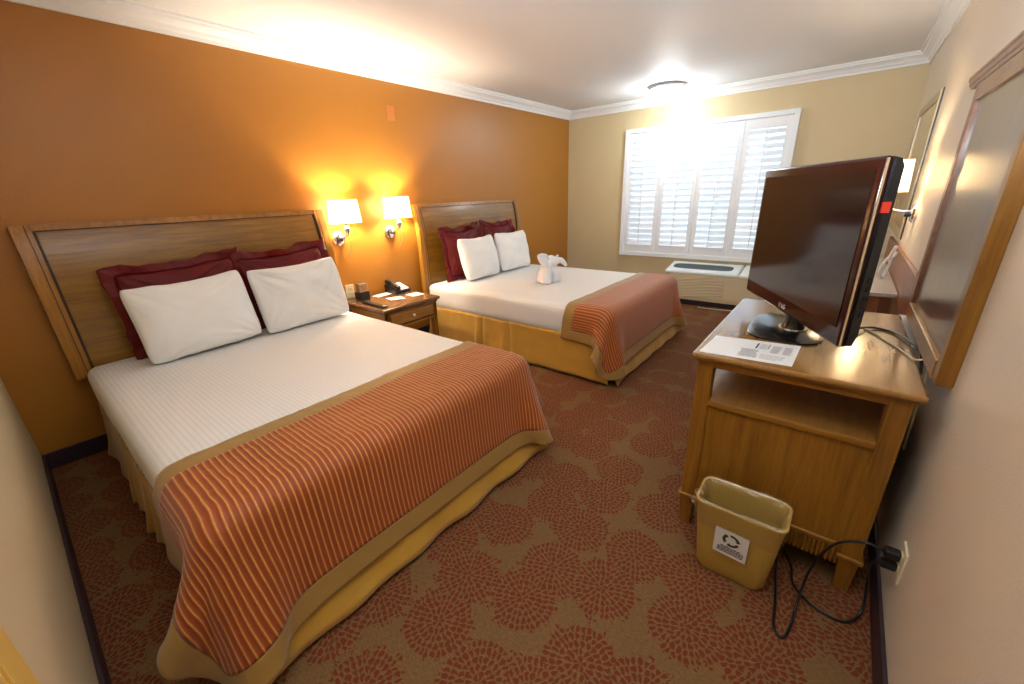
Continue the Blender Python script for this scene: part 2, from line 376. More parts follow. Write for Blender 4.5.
for i in range(4):
    x0 = WX0+.05+i*pw+.002; x1 = x0+pw-.004; ya, yb = L-.030, L-.002
    z0, z1 = WZ0+.053, WZ1-.053
    lab = ['leftmost white louvred shutter panel, beside the left jamb of the window frame', 'second white louvred shutter panel from the left, hinged to the leftmost one',
           'third white louvred shutter panel, just right of the middle of the window', 'rightmost white louvred shutter panel, partly hidden by the television'][i]
    s = thing('shutter_panel', lab, 'shutter', ((x0+x1)/2, L-.016, z0), group='louvred shutters of the window')
    st = .052
    bm = bmesh.new(); box(bm, (x0, ya, z0), (x0+st, yb, z1), .003); box(bm, (x1-st, ya, z0), (x1, yb, z1), .003)
    box(bm, (x0+st, ya, z1-.10), (x1-st, yb, z1), .003); box(bm, (x0+st, ya, z0), (x1-st, yb, z0+.10), .003)
    fr = obj('panel_frame', bm, MT['shutter'], s)
    nl = 18; zz0, zz1 = z0+.10, z1-.10; pz = (zz1-zz0)/nl
    for k in range(nl):
        zc = zz0+(k+.5)*pz; ang = math.radians([47, 40, 44, 38][i]); hw = .040
        prof = []
        for q in range(12):
            a = 2*PI*q/12; u, v = hw*math.cos(a), .0055*math.sin(a)
            prof.append((L-.016+u*math.cos(ang), zc+u*math.sin(ang)*-1*-1+v*1.0))
        prof = [((L-.016)+(hw*math.cos(2*PI*q/12))*math.cos(ang)-(.0055*math.sin(2*PI*q/12))*math.sin(ang), zc+(hw*math.cos(2*PI*q/12))*math.sin(ang)+(.0055*math.sin(2*PI*q/12))*math.cos(ang)) for q in range(12)]
        bm = bmesh.new(); prism(bm, prof, 'x', x0+st+.001, x1-st-.001); obj('louvre', bm, MT['shutter'], s, smooth=True, autosm=.9)
    xc = (x0+x1)/2
    bm = B((xc-.006, L-.016-.052, zz0+.01), (xc+.006, L-.016-.040, zz1-.03), .002); obj('tilt_rod', bm, MT['shutter'], s)
    SH.append(s)

# ------------------------------------------------------------------ ceiling lamp
CL = (1.54, 5.46)
t = thing('ceiling_light', 'round flush glass ceiling light glowing in front of the shuttered window', 'ceiling light', (CL[0], CL[1], H))
bm = bmesh.new(); lathe(bm, [(.10, 0), (.185, -.004), (.192, -.028), (.186, -.036), (.176, -.036), (.16, -.02), (.1, -.01)], (CL[0], CL[1], H), n=40); obj('rim', bm, MT['chrome'], t, smooth=True, autosm=.6)
bm = bmesh.new(); lathe(bm, [(.172, -.034), (.165, -.058), (.14, -.083), (.10, -.102), (.05, -.112), (.0, -.114)], (CL[0], CL[1], H), n=40); obj('glass_dome', bm, MT['dome'], t, smooth=True)

# ------------------------------------------------------------------ headboards
def hprof(z):      # front face x at height z
    if z < 1.0: return .095-.02*(1.0-z)*0
    u = (z-1.0)/.34
    return .095-.062*u*u
def headboard(y0, y1, zb, label):
    zt = 1.335; t = thing('headboard', label, 'headboard', (0.0, (y0+y1)/2, zb), group='sleigh headboards on the orange wall')
    zs = [zb+(zt-zb)*k/28 for k in range(29)]
    def slab(ya, yb, off, za, zb_, rnd=False):
        s = [z for z in zs if za < z < zb_]; s = [za]+s+[zb_]
        poly = [(hprof(z)+off, z) for z in s]+[(max(.004, hprof(zb_)-.035), zb_+.0)]+[(max(.004, hprof(z)-.035), z) for z in s[::-1][1:]]
        bm = bmesh.new(); prism(bm, poly, 'y', ya, yb, bev=.004); return bm
    obj('panel', slab(y0+.07, y1-.07, 0, zb+.02, zt-.035), MT['hbpanel'], t, smooth=True, autosm=.5)
    for a, b in ((y0, y0+.072), (y1-.072, y1)):
        s = obj('stile', slab(a, b, .018, zb, zt), MT['hbstile'], t, smooth=True, autosm=.5)
    for a in (y0+.075, y1-.085):
        obj('bead_moulding', slab(a, a+.010, .010, zb+.02, zt-.03), MT['groove'], t, smooth=True, autosm=.5)
    for a in (y0+.050, y1-.054):
        obj('bead_moulding', slab(a, a+.004, .0195, zb+.01, zt-.005), MT['groove'], t, smooth=True, autosm=.5)
    bm = slab(y0+.072, y1-.072, .012, zt-.030, zt); obj('top_rail', bm, MT['hbstile'], t, smooth=True, autosm=.5)
    bm = slab(y0+.085, y1-.085, .004, zt-.035, zt-.030); obj('groove_line', bm, MT['groove'], t)
    return t
headboard(.50, 2.13, .50, 'brown sleigh headboard nearest the camera, on the orange wall left of the wall lamps')
headboard(3.03, 4.66, .36, 'brown sleigh headboard farther from the camera, right of the wall lamps, shiny with window light')

# ------------------------------------------------------------------ beds
def rbox(x0, x1, y0, y1, z0, z1, r, nx=40, ny=34, nz=8, wob=.004, seed=0):
    """rounded box shell made by projecting a subdivided box"""
    bm = bmesh.new(); cx, cy, cz = (x0+x1)/2, (y0+y1)/2, (z0+z1)/2; hx, hy, hz = (x1-x0)/2, (y1-y0)/2, (z1-z0)/2
    def grid(f, n, m):
        vs = [[bm.verts.new(f(i/n*2-1, j/m*2-1)) for j in range(m+1)] for i in range(n+1)]
        for i in range(n):
            for j in range(m): bm.faces.new((vs[i][j], vs[i+1][j], vs[i+1][j+1], vs[i][j+1]))
    grid(lambda a, b: (a*hx, b*hy, hz), nx, ny); grid(lambda a, b: (a*hx, b*hy, -hz), nx, ny)
    for s in (-1, 1):
        grid(lambda a, b: (s*hx, a*hy, b*hz), ny, nz); grid(lambda a, b: (a*hx, s*hy, b*hz), nx, nz)
    bmesh.ops.remove_doubles(bm, verts=bm.verts, dist=1e-5)
    for v in bm.verts:
        q = Vector((max(-hx+r, min(hx-r, v.co.x)), max(-hy+r, min(hy-r, v.co.y)), max(-hz+r, min(hz-r, v.co.z))))
        d = v.co-q
        if d.length > 1e-6: v.co = q+d.normalized()*r
        # bed side wrinkles
        n = noise.noise(Vector((v.co.x*3+seed, v.co.y*3, v.co.z*14)))*wob
        v.co += (v.co-Vector((v.co.x*.9, v.co.y*.9, 0))).normalized()*n*1.2
        v.co += Vector((cx, cy, cz))
    return bm
def skirt(x0, x1, y0, y1, z0, z1, seed, parent):
    """fabric skirt in panels: near side, foot, far side, each split in the middle by a box pleat"""
    rnd = random.Random(seed)
    def panel(p, q, nrm, a0=0., a1=0.):
        p, q, nrm = Vector(p), Vector(q), Vector(nrm); ln = (q-p).length; n = int(ln/.012); bm = bmesh.new(); rows = []
        d = (q-p)/ln
        m = 14
        for i in range(n+1):
            s = i/n*ln; col = []
            pl = [ln*.36, ln*.52] if ln > 1.8 else []
            for j in range(m+1):
                h = j/m
                fl = h*h
                off = .006*math.sin(s*21+seed)*fl+.010*noise.noise(Vector((s*5, seed, h*2)))*h+(.030 if abs(nrm.y) > .5 else .075)*fl
                ed = min(s, ln-s)
                off += .014*math.exp(-(ed/.05)**2)*h
                for c in pl:
                    off -= .034*math.exp(-((s-c)/.018)**2)*(.25+.75*h)
                    off += .024*(math.exp(-((s-c-.05)/.028)**2)+math.exp(-((s-c+.05)/.028)**2))*(.2+.8*h)
                off += .006*math.sin(s*60+3*h)*max(0, .25-h)*2
                co = p+d*(s+( -1 if s < ln/2 else 1)*.022*h*math.exp(-(ed/.15)))+nrm*off+Vector((0, 0, z1+(z0-z1)*h+.004*noise.noise(Vector((s*7, seed+5, 0)))*h))
                col.append(bm.verts.new(co))
            rows.append(col)
        for i in range(n):
            for j in range(m): bm.faces.new((rows[i][j], rows[i+1][j], rows[i+1][j+1], rows[i][j+1]))
        o = obj('skirt_panel', bm, MT['ochre'], parent, smooth='raw')
        mod = o.modifiers.new('thick', 'SOLIDIFY'); mod.thickness = .004; mod.offset = -1
        return o
    panel((x0, y0, 0), (x1, y0, 0), (0, -1, 0)); panel((x1, y0, 0), (x1, y1, 0), (1, 0, 0)); panel((x1, y1, 0), (x0, y1, 0), (0, 1, 0))
def bed(y0, y1, label, seed):
    x0, x1 = .13, 2.13
    t = thing('bed', label, 'bed', ((x0+x1)/2, (y0+y1)/2, 0), group='double beds against the orange wall')
    bm = B((x0+.01, y0+.02, .09), (x1-.02, y1-.02, .33), .02); obj('box_spring', bm, MT['band'], t)
    for sx in (x0+.15, x1-.15):
        for sy in (y0+.15, y1-.15):
            bm = bmesh.new(); lathe(bm, [(.025, 0), (.03, .02), (.03, .095)], (sx, sy, 0), n=14); obj('leg', bm, MT['black'], t, smooth=True, autosm=.6)
    obj('mattress', rbox(x0, x1, y0, y1, .325, .572, .055, seed=seed), MT['sheet'], t, smooth=True)
    skirt(x0+.02, x1+.004, y0+.004, y1-.004, .022, .352, seed, t)
    return t
B1 = (.54, 2.06); B2 = (3.03, 4.56)
bed(*B1, 'bed nearest the camera, with a striped rust coverlet across its foot and white sheet', 1)
bed(*B2, 'bed farther from the camera, with a towel animal sitting on its white sheet', 7)

# draped coverlets: a small cloth relaxation over the mattress
def drape(y0, y1, xs, dropf, drops, seed, iters=420):
    xe = 2.145; top = .578
    h = .021
    LX = xe-xs+dropf; LY = (y1-y0)+2*drops
    nx = int(round(LX/h))+1; ny = int(round(LY/h))+1; hx = LX/(nx-1); hy = LY/(ny-1)
    U, V = np.meshgrid(np.linspace(0, LX, nx), np.linspace(0, LY, ny), indexing='ij')
    X = xs+U; Y = y0-drops+V
    P = np.stack([X, Y, np.full_like(X, top+.002)], -1)
    # cut the two foot corners round: rest positions follow a quarter disc
    rc = .36; RU = U.copy(); RV = V.copy()
    for sgn in (0, 1):
        a_ = np.clip(U-(LX-rc), 0, None); b_ = np.clip((rc-V) if sgn == 0 else (V-(LY-rc)), 0, None)
        m_ = (a_ > 0) & (b_ > 0)
        na = a_*np.sqrt(np.maximum(0, 1-b_**2/(2*rc*rc))); nb = b_*np.sqrt(np.maximum(0, 1-a_**2/(2*rc*rc)))
        RU = np.where(m_, LX-rc+na, RU); RV = np.where(m_, (rc-nb) if sgn == 0 else (LY-rc+nb), RV)
    X = xs+RU; Y = y0-drops+RV
    P = np.stack([X, Y, np.full_like(X, top+.002)], -1); REST = P.copy()
    rng = np.random.RandomState(seed)
    dx = np.maximum(X-xe, 0); dyn = np.maximum(y0-Y, 0); dyf = np.maximum(Y-y1, 0)
    # start folded down part-way
    def fold(d): return d*np.cos(np.radians(62)), d*np.sin(np.radians(62))
    a, b = fold(dx); P[..., 0] -= dx-a; P[..., 2] -= b
    a, b = fold(dyn); P[..., 1] += dyn-a; P[..., 2] -= b
    a, b = fold(dyf); P[..., 1] -= dyf-a; P[..., 2] -= b
    P += rng.normal(0, .0015, P.shape)
    # wrinkle seeds
    P[..., 2] += .002*np.sin(V*9+seed)
    pin = (X < xe-.05) & (Y > y0+.05) & (Y < y1-.05)
    w = np.where(pin, 0., 1.)[..., None]
    P0 = P.copy(); Pv = P.copy()
    R = .055
    lo = np.array([-1, y0-.004, .30]); hi = np.array([xe-.008, y1+.004, top])
    def collide(P):
        # rounded mattress box
        q = np.clip(P, lo+R, hi-R); d = P-q; r = np.linalg.norm(d, axis=-1, keepdims=True)
        inside = r < R
        dn = np.where(r > 1e-6, d/np.maximum(r, 1e-6), np.array([0, 0, 1.]))
        P = np.where(inside, q+dn*R, P)
        # skirt box below (flares)
        z = P[..., 2]
        fl = .016+.040*np.clip((.33-z)/.3, 0, 1)**2
        m = z < .36
        ex = (xe-.008+fl+.035*np.clip((.33-z)/.3, 0, 1)**2)-P[..., 0]; e1 = P[..., 1]-(y0-.004-fl); e2 = (y1+.004+fl)-P[..., 1]
        ins = m & (ex > 0) & (e1 > 0) & (e2 > 0)
        k = np.argmin(np.stack([ex, e1, e2]), 0)
        P[..., 0] = np.where(ins & (k == 0), P[..., 0]+ex, P[..., 0])
        P[..., 1] = np.where(ins & (k == 1), P[..., 1]-e1, P[..., 1])
        P[..., 1] = np.where(ins & (k == 2), P[..., 1]+e2, P[..., 1])
        P[..., 2] = np.maximum(P[..., 2], .012)
        return P
    def con(P, sa, sb, rest, stiff, only_short=False):
        A = P[sa]; Bq = P[sb]; d = Bq-A; l = np.linalg.norm(d, axis=-1, keepdims=True); wa, wb = w[sa], w[sb]
        e = (l-np.linalg.norm(REST[sb]-REST[sa], axis=-1, keepdims=True))
        if only_short: e = np.minimum(e, 0)
        c = stiff*e/np.maximum(l, 1e-9)/np.maximum(wa+wb, 1e-9)*d
        P[sa] = A+wa*c; P[sb] = Bq-wb*c
    S = np.s_
    cons = []
    for o in (0, 1):
        n = (nx-1-o+1)//2; cons.append((S[o:o+2*n-1:2, :] if False else (slice(o, nx-1, 2), slice(None)), (slice(o+1, nx, 2), slice(None)), hx, 1., False))
        cons.append(((slice(None), slice(o, ny-1, 2)), (slice(None), slice(o+1, ny, 2)), hy, 1., False))
    hd = math.hypot(hx, hy)
    for o in (0, 1):
        for pz in (0,):
            cons.append(((slice(o, nx-1, 2), slice(0, ny-1)), (slice(o+1, nx, 2), slice(1, ny)), hd, .25, False))
            cons.append(((slice(o, nx-1, 2), slice(1, ny)), (slice(o+1, nx, 2), slice(0, ny-1)), hd, .25, False))
    for s_, st in ((2, .35), (4, .22), (7, .10)):
        for o in range(0, 2*s_, s_):
            ia = np.concatenate([np.arange(k, min(k+s_, nx-s_)) for k in range(o, nx-s_, 2*s_)]) if nx-s_ > o else np.array([], int)
            if len(ia): cons.append(((ia, slice(None)), (ia+s_, slice(None)), hx*s_, st, True))
            ja = np.concatenate([np.arange(k, min(k+s_, ny-s_)) for k in range(o, ny-s_, 2*s_)])
            cons.append(((slice(None), ja), (slice(None), ja+s_), hy*s_, st, True))
    dt = 1/60
    for it in range(iters):
        vel = (P-Pv)*.965; Pv = P.copy()
        P = P+w*(vel+np.array([0, 0, -9.8*dt*dt*.5]))
        for rep in range(6):
            for sa, sb, rest, st, osh in cons: con(P, sa, sb, rest, st, osh)
            P = collide(P)
            P = np.where(pin[..., None], P0, P)
    # light smoothing off the bed
    for _ in range(2):
        Q = P.copy(); Q[1:-1, 1:-1] = .5*P[1:-1, 1:-1]+.125*(P[2:, 1:-1]+P[:-2, 1:-1]+P[1:-1, 2:]+P[1:-1, :-2])
        P = np.where(pin[..., None], P, Q)
    return P, U, V, RU, RV, LX, LY
def coverlet(y0, y1, xs, dropf, drops, seed, label):
    P, U, V, RU, RV, LX, LY = drape(y0, y1, xs, dropf, drops, seed)
    nx, ny = U.shape
    t = thing('coverlet', label, 'bedspread', (xs+.3, (y0+y1)/2, .57), group='rust coverlets across the bed feet')
    bw, bh = .09, .075
    def sect(name, test, mat, lift=0):
        bm = bmesh.new(); uvl = bm.loops.layers.uv.new('UVMap'); vs = {}
        def gv(i, j):
            if (i, j) not in vs:
                vs[(i, j)] = bm.verts.new(P[i, j])
            return vs[(i, j)]
        for i in range(nx-1):
            for j in range(ny-1):
                u = (U[i, j]+U[i+1, j])/2; v = (V[i, j]+V[i, j+1])/2
                if test(u, v):
                    ids = ((i, j), (i+1, j), (i+1, j+1), (i, j+1))
                    f = bm.faces.new([gv(*q) for q in ids])
                    for lp, q in zip(f.loops, ids): lp[uvl].uv = (RU[q], RV[q])
        o = obj(name, bm, mat, t, smooth='raw')
        m = o.modifiers.new('fine', 'SUBSURF'); m.levels = 1; m.render_levels = 1
        m = o.modifiers.new('thick', 'SOLIDIFY'); m.thickness = .007+lift; m.offset = 1
        return o
    inner = lambda u, v: bh < u < LX-bw and bw < v < LY-bw
    sect('striped_body', inner, MT['cord'], .002)
    sect('border_band', lambda u, v: not inner(u, v), MT['band'])
    return t
coverlet(*B1, 1.70, .37, .235, 3, 'ridged rust corduroy coverlet with tan border, on the bed nearest the camera')
coverlet(*B2, 1.76, .37, .23, 11, 'ridged rust corduroy coverlet with tan border, on the farther bed')

# ------------------------------------------------------------------ pillows
def pillow(name, w, h, th, mat, loc, lean, yaw, roll, label, seed, group, flange=0, edge=.022, wr=1.0):
    n = 46; bm = bmesh.new()
    lim = 1.0
    def pos(u, v, s):
        # u,v in -1..1 of the stuffed body
        X = w/2*u*(1-edge*(1-v*v)-.05*(u*v)**6); Z = h/2*v*(1-edge*1.3*(1-u*u)-.06*(u*v)**6)
        t_ = th/2*(max(0, 1-u*u))**.36*(max(0, 1-v*v))**.36
        nn = noise.noise(Vector((u*1.6+seed, v*1.6, s*3)))*.018
        r1 = noise.noise(Vector((math.atan2(v+1.1, u+1.1)*7+seed, (u+v)*.7, s)))*math.exp(-((u+1)**2+(v+1)**2)*1.6)
        r2 = noise.noise(Vector((math.atan2(v-1.1, u+1.1)*8-seed, (u-v)*.7, s)))*math.exp(-((u+1)**2+(v-1)**2)*1.6)
        r3 = noise.noise(Vector((math.atan2(v-1.1, u-1.1)*8+seed*2, (u+v)*.7, s)))*math.exp(-((u-1)**2+(v-1)**2)*1.6)
        r4 = noise.noise(Vector((math.atan2(v+1.1, u-1.1)*7-seed*2, (u-v)*.7, s)))*math.exp(-((u-1)**2+(v+1)**2)*1.6)
        k = (1-u**8)*(1-v**8)
        t_ += (nn+.020*wr*(r1+r2+r3+r4))*k
        sag = -.02*(1-u*u)*max(0, v)
        return Vector((s*max(t_, .0015)+.012*noise.noise(Vector((u*2+seed, v*2, 9)))*1, X, Z+h/2+sag+.006*noise.noise(Vector((u*3, seed, 1)))))
    gr = {}
    for s in (1, -1):
        for i in range(n+1):
            for j in range(n+1):
                u = math.sin((i/n-.5)*PI)*.5+(i/n*2-1)*.5; v = math.sin((j/n-.5)*PI)*.5+(j/n*2-1)*.5
                gr[s, i, j] = bm.verts.new(pos(u, v, s))
        for i in range(n):
            for j in range(n):
                q = [gr[s, i, j], gr[s, i+1, j], gr[s, i+1, j+1], gr[s, i, j+1]]
                bm.faces.new(q if s == 1 else q[::-1])
    rim = [(i, 0) for i in range(n)]+[(n, j) for j in range(n)]+[(n-i, n) for i in range(n)]+[(0, n-j) for j in range(n)]
    for k in range(len(rim)):
        a, b = rim[k], rim[(k+1) % len(rim)]
        bm.faces.new((gr[1, a[0], a[1]], gr[-1, a[0], a[1]], gr[-1, b[0], b[1]], gr[1, b[0], b[1]]))
    t = thing(name, label, 'pillow', loc, (roll, -lean, yaw), group)
    o = obj('pillowcase' if not flange else 'cushion_cover', bm, mat, t, smooth=True, world=False)
    if flange:
        bm = bmesh.new(); K = len(rim); R = []
        m = 5
        for k in range(K*2):
            kk = k//2; a = rim[kk]; b = rim[(kk+1) % K]; f = (k % 2)/2
            pa = (gr_pos := None)
            A = Vector(((0, 0, 0)))
            def pp(ij):
                i, j = ij; u = math.sin((i/n-.5)*PI)*.5+(i/n*2-1)*.5; v = math.sin((j/n-.5)*PI)*.5+(j/n*2-1)*.5
                return pos(u, v, 1), u, v
            (P1, u1, v1), (P2, u2, v2) = pp(a), pp(b)
            P0 = P1.lerp(P2, f); u, v = u1+(u2-u1)*f, v1+(v2-v1)*f
            d = Vector((0, (abs(u) > .97)*math.copysign(1, u) if abs(u) > abs(v)-.03 else 0, (abs(v) > .97)*math.copysign(1, v) if abs(v) > abs(u)-.03 else 0))
            if d.length < .1: d = Vector((0, u, v))
            if abs(u) > .9 and abs(v) > .9: d = Vector((0, math.copysign(1, u)*(abs(u) > .9), math.copysign(1, v)))
            ring = []
            for q in range(m+1):
                e = q/m
                wv = .060*noise.noise(Vector((k*.045, seed, 0)))*e+.018*noise.noise(Vector((k*.12, seed+4, 0)))*e
                ring.append(bm.verts.new(P0+d*flange*e*(1+.5*noise.noise(Vector((k*.06, seed, 7)))+.45*(abs(u*v))**4)+Vector((wv, 0, 0))))
            R.append(ring)
        for k in range(len(R)):
            a, b = R[k], R[(k+1) % len(R)]
            for q in range(m): bm.faces.new((a[q], b[q], b[q+1], a[q+1]))
        f = obj('flange', bm, mat, t, smooth='raw', world=False)
        md = f.modifiers.new('thick', 'SOLIDIFY'); md.thickness = .004
    return t
GW = 'white sleeping pillows'; GR = 'wine red cushions'
pillow('pillow', .595, .445, .19, MT['pillow'], (.47, 1.075, .578), .24, .04, .03, 'white pillow on the nearer bed, the one on the left side away from the lamps', 3, GW)
pillow('pillow', .60, .445, .19, MT['pillow'], (.47, 1.69, .578), .24, -.02, .03, 'white pillow on the nearer bed, the one next to the nightstand', 8, GW, wr=1.8)
pillow('pillow', .52, .44, .19, MT['pillow'], (.45, 3.55, .578), .24, .02, .0, 'white pillow on the farther bed, the one next to the nightstand', 15, GW)
pillow('pillow', .52, .44, .19, MT['pillow'], (.43, 4.13, .578), .22, .0, -.01, 'white pillow on the farther bed, the one nearer the window', 22, GW)
pillow('cushion', .60, .46, .13, MT['wine'], (.27, 1.10, .615), .14, .02, .04, 'wine red flanged cushion behind the left white pillow of the nearer bed', 4, GR, flange=.045, wr=1.6)
pillow('cushion', .58, .46, .13, MT['wine'], (.27, 1.70, .615), .14, -.02, .05, 'wine red flanged cushion behind the nightstand-side white pillow of the nearer bed', 9, GR, flange=.045, wr=1.6)
pillow('cushion', .50, .46, .13, MT['wine'], (.26, 3.50, .618), .14, .03, .02, 'wine red flanged cushion on the farther bed, its side showing toward the nightstand', 17, GR, flange=.045, wr=1.8)
pillow('cushion', .48, .46, .13, MT['wine'], (.26, 4.07, .625), .14, .0, -.03, 'wine red flanged cushion on the farther bed behind the window-side white pillow', 29, GR, flange=.045, wr=1.8)

# ------------------------------------------------------------------ towel animal
def towel():
    c = Vector((1.17, 3.70, .578))
    bm = bmesh.new()
    def ell(p, r, rot=(0, 0, 0)):
        m = Matrix.Translation(c+Vector(p)) @ Matrix.Rotation(rot[2], 4, 'Z') @ Matrix.Rotation(rot[1], 4, 'Y') @ Matrix.Rotation(rot[0], 4, 'X') @ Matrix.Diagonal((*r, 1))
        bmesh.ops.create_icosphere(bm, subdivisions=3, radius=1, matrix=m)
    tube(bm, [c+Vector(q) for q in ((.02, -.085, .0), (.02, -.075, .09), (.01, -.03, .15))], [.052, .048, .045], 16)
    tube(bm, [c+Vector(q) for q in ((.02, .075, .0), (.02, .065, .09), (.01, .03, .15))], [.058, .052, .045], 16)
    tube(bm, [c+Vector(q) for q in ((-.06, -.05, .0), (-.06, -.045, .09), (-.03, -.02, .14))], [.05, .046, .045], 16)
    tube(bm, [c+Vector(q) for q in ((-.06, .05, .0), (-.06, .045, .09), (-.03, .02, .14))], [.05, .046, .045], 16)
    ell((-.03, 0, .13), (.075, .075, .055)); ell((.02, 0, .205), (.055, .06, .055))
    ell((.05, .03, .20), (.04, .045, .04)); 
    tube(bm, [c+Vector(q) for q in ((.05, .03, .21), (.08, .09, .20), (.09, .13, .17), (.10, .15, .14))], [.035, .028, .022, .016], 12)
    me = bpy.data.meshes.new('towel_body'); 
    t = thing('towel_animal', 'white towel folded into an animal sitting on the farther bed', 'folded towel', c)
    o = obj('folded_body', bm, MT['towel'], t)
    r = o.modifiers.new('merge', 'REMESH'); r.mode = 'VOXEL'; r.voxel_size = .007; r.use_smooth_shade = True
    s = o.modifiers.new('soft', 'SMOOTH'); s.iterations = 4; s.factor = .6
    # ears: curled flaps
    for k, (y, sg) in enumerate(((-.03, -1), (.04, 1))):
        bm = bmesh.new(); n, m = 12, 12; g = []
        big = 1.25 if sg < 0 else .75
        for i in range(n+1):
            row = []
            for j in range(m+1):
                a = i/n; b = j/m*2-1
                wd = .062*big*math.sin(PI*(.12+.80*a))**.7
                row.append(bm.verts.new(c+Vector((.01+.022*b*b+.012*math.sin(a*5), y+sg*(.01+.125*big*a), .205+b*wd*.85+(.07 if sg < 0 else .03)*a-.02*b*b))))
            g.append(row)
        for i in range(n):
            for j in range(m): bm.faces.new((g[i][j], g[i+1][j], g[i+1][j+1], g[i][j+1]))
        e = obj('ear', bm, MT['towel'], t, smooth='raw'); q = e.modifiers.new('thick', 'SOLIDIFY'); q.thickness = .012; q.offset = 0
        q = e.modifiers.new('sub', 'SUBSURF'); q.levels = 1; q.render_levels = 1
towel()

# ------------------------------------------------------------------ wall sconces
def sconce(y, zc, label, side=1, mk_light=True, power=1.0, group=None, wallx=0.0, reach=.11):
    """side=1: on the orange wall pointing +x, side=-1: on the right wall"""
    S = side
    X = lambda d: wallx+S*d
    t = thing('wall_sconce', label, 'wall lamp', (wallx, y, zc), group=group)
    bm = bmesh.new(); lathe(bm, [(0, .0), (.055, .0), (.058, S*.012), (.045, S*.024), (.0, S*.028)], (X(0), y-.01, zc), 'x', 30); obj('backplate', bm, MT['chrome'], t, smooth=True, autosm=.7)
    bm = bmesh.new(); lathe(bm, [(.012, 0), (.012, S*.03)], (X(.024), y-.01, zc-.01), 'x', 14); o = obj('switch_knob', bm, MT['black'], t, smooth=True, autosm=.7)
    bm = bmesh.new(); tube(bm, spline([(X(.02), y, zc+.01), (X(reach*.64), y+.01, zc+.012), (X(reach), y+.02, zc+.03)]), .008, 10); obj('arm', bm, MT['chrome'], t, smooth=True)
    bm = bmesh.new(); lathe(bm, [(.010, 0), (.022, .02), (.028, .05), (.020, .07), (.012, .075), (.012, .12)], (X(reach), y+.02, zc+.03), 'z', 18); obj('socket_cup', bm, MT['chrome'], t, smooth=True, autosm=.9)
    # rectangular tapered shade, open at top and bottom
    z0, z1 = zc+.125, zc+.305
    bm = bmesh.new(); cx, cy = X(reach), y+.02
    def rr(hx, hy, z, off=0):
        out = []
        for k in range(32):
            a = 2*PI*k/32; ex = .35
            out.append(bm.verts.new((cx+(hx-off)*math.copysign(abs(math.cos(a))**ex, math.cos(a)), cy+(hy-off)*math.copysign(abs(math.sin(a))**ex, math.sin(a)), z)))
        return out
    o0, o1 = rr(.068, .122, z0), rr(.060, .108, z1); i1, i0 = rr(.060, .108, z1, .002), rr(.068, .122, z0, .002)
    for A, C in ((o0, o1), (o1, i1), (i1, i0), (i0, o0)):
        for k in range(32): bm.faces.new((A[k], A[(k+1) % 32], C[(k+1) % 32], C[k]))
    obj('lamp_shade', bm, MT['shade'], t)
    bm = bmesh.new(); tube(bm, [(cx, cy-.11, z0+.06), (cx, cy+.11, z0+.06)], .002, 6); obj('shade_spider', bm, MT['chrome'], t)
    bm = bmesh.new(); lathe(bm, [(0, .0), (.014, .004), (.024, .03), (.022, .05), (.01, .066), (0, .068)], (cx, cy, zc+.125), 'z', 16); b_ = obj('bulb', bm, MT['bulb'], t, smooth=True)
    b_.visible_shadow = True
    bm = bmesh.new(); tube(bm, spline([(X(.105), y+.03, zc+.02), (X(reach), y+.035, zc-.05), (X(.10), y+.025, zc-.10), (X(.085), y+.0, zc-.14)]), .0025, 6); obj('pull_cord', bm, MT['steel'], t, smooth=True)
    ld = bpy.data.lights.new('sconce_glow', 'POINT'); ld.energy = 21*power; ld.color = (1, .86, .66); ld.shadow_soft_size = .03
    lo = bpy.data.objects.new('sconce_glow', ld); COL.objects.link(lo); lo.location = (S*reach, .02, .205); lo.parent = t
    return t
GS = 'chrome wall lamps with pale shades'
sconce(2.262, 1.095, 'lit chrome wall lamp on the orange wall, beside the nearer headboard', group=GS)
sconce(2.785, 1.105, 'lit chrome wall lamp on the orange wall, beside the farther headboard', group=GS)
sconce(3.98, 1.20, 'lit chrome wall lamp on the right wall behind the television', side=-1, group=GS, wallx=W, power=.22, reach=.135)

# wall plates
def plate(name, x, y, z, mat, label, cat, side=1, hh=.058, hw=.036, outlet=True):
    t = thing(name, label, cat, (x, y, z))
    bm = B((x, y-hw, z-hh), (x+side*.006, y+hw, z+hh), .002); obj('cover_plate', bm, mat, t)
    if outlet:
        for dz in (-.021, .021):
            bm = B((x+side*.005, y-.015, z+dz-.014), (x+side*.008, y+.015, z+dz+.014), .004); r = obj('receptacle', bm, mat, t)
            bm = bmesh.new()
            for dy in (-.006, .006): box(bm, (x+side*.0075, y+dy-.0012, z+dz-.002), (x+side*.0085, y+dy+.0012, z+dz+.008))
            obj('slot', bm, MT['black'], r)
    else:
        bm = bmesh.new(); lathe(bm, [(.0, 0), (.005, 0), (.005, side*.004), (0, side*.005)], (x+side*.006, y, z+.012), 'x', 12); obj('screw', bm, MT['band'], t)
    return t
plate('blank_plate', 0, 2.945, 2.105, MT['orangeplate'], 'orange painted blank cover plate high on the orange wall above the lamps', 'wall plate', outlet=False)
plate('wall_outlet', 0, 2.272, .635, MT['ivory'], 'ivory wall outlet on the orange wall above the nightstand', 'outlet', hh=.062, hw=.040)
plate('wall_outlet', W, 1.865, .30, MT['ivory'], 'ivory wall outlet on the right wall beside the television cabinet', 'outlet', side=-1)

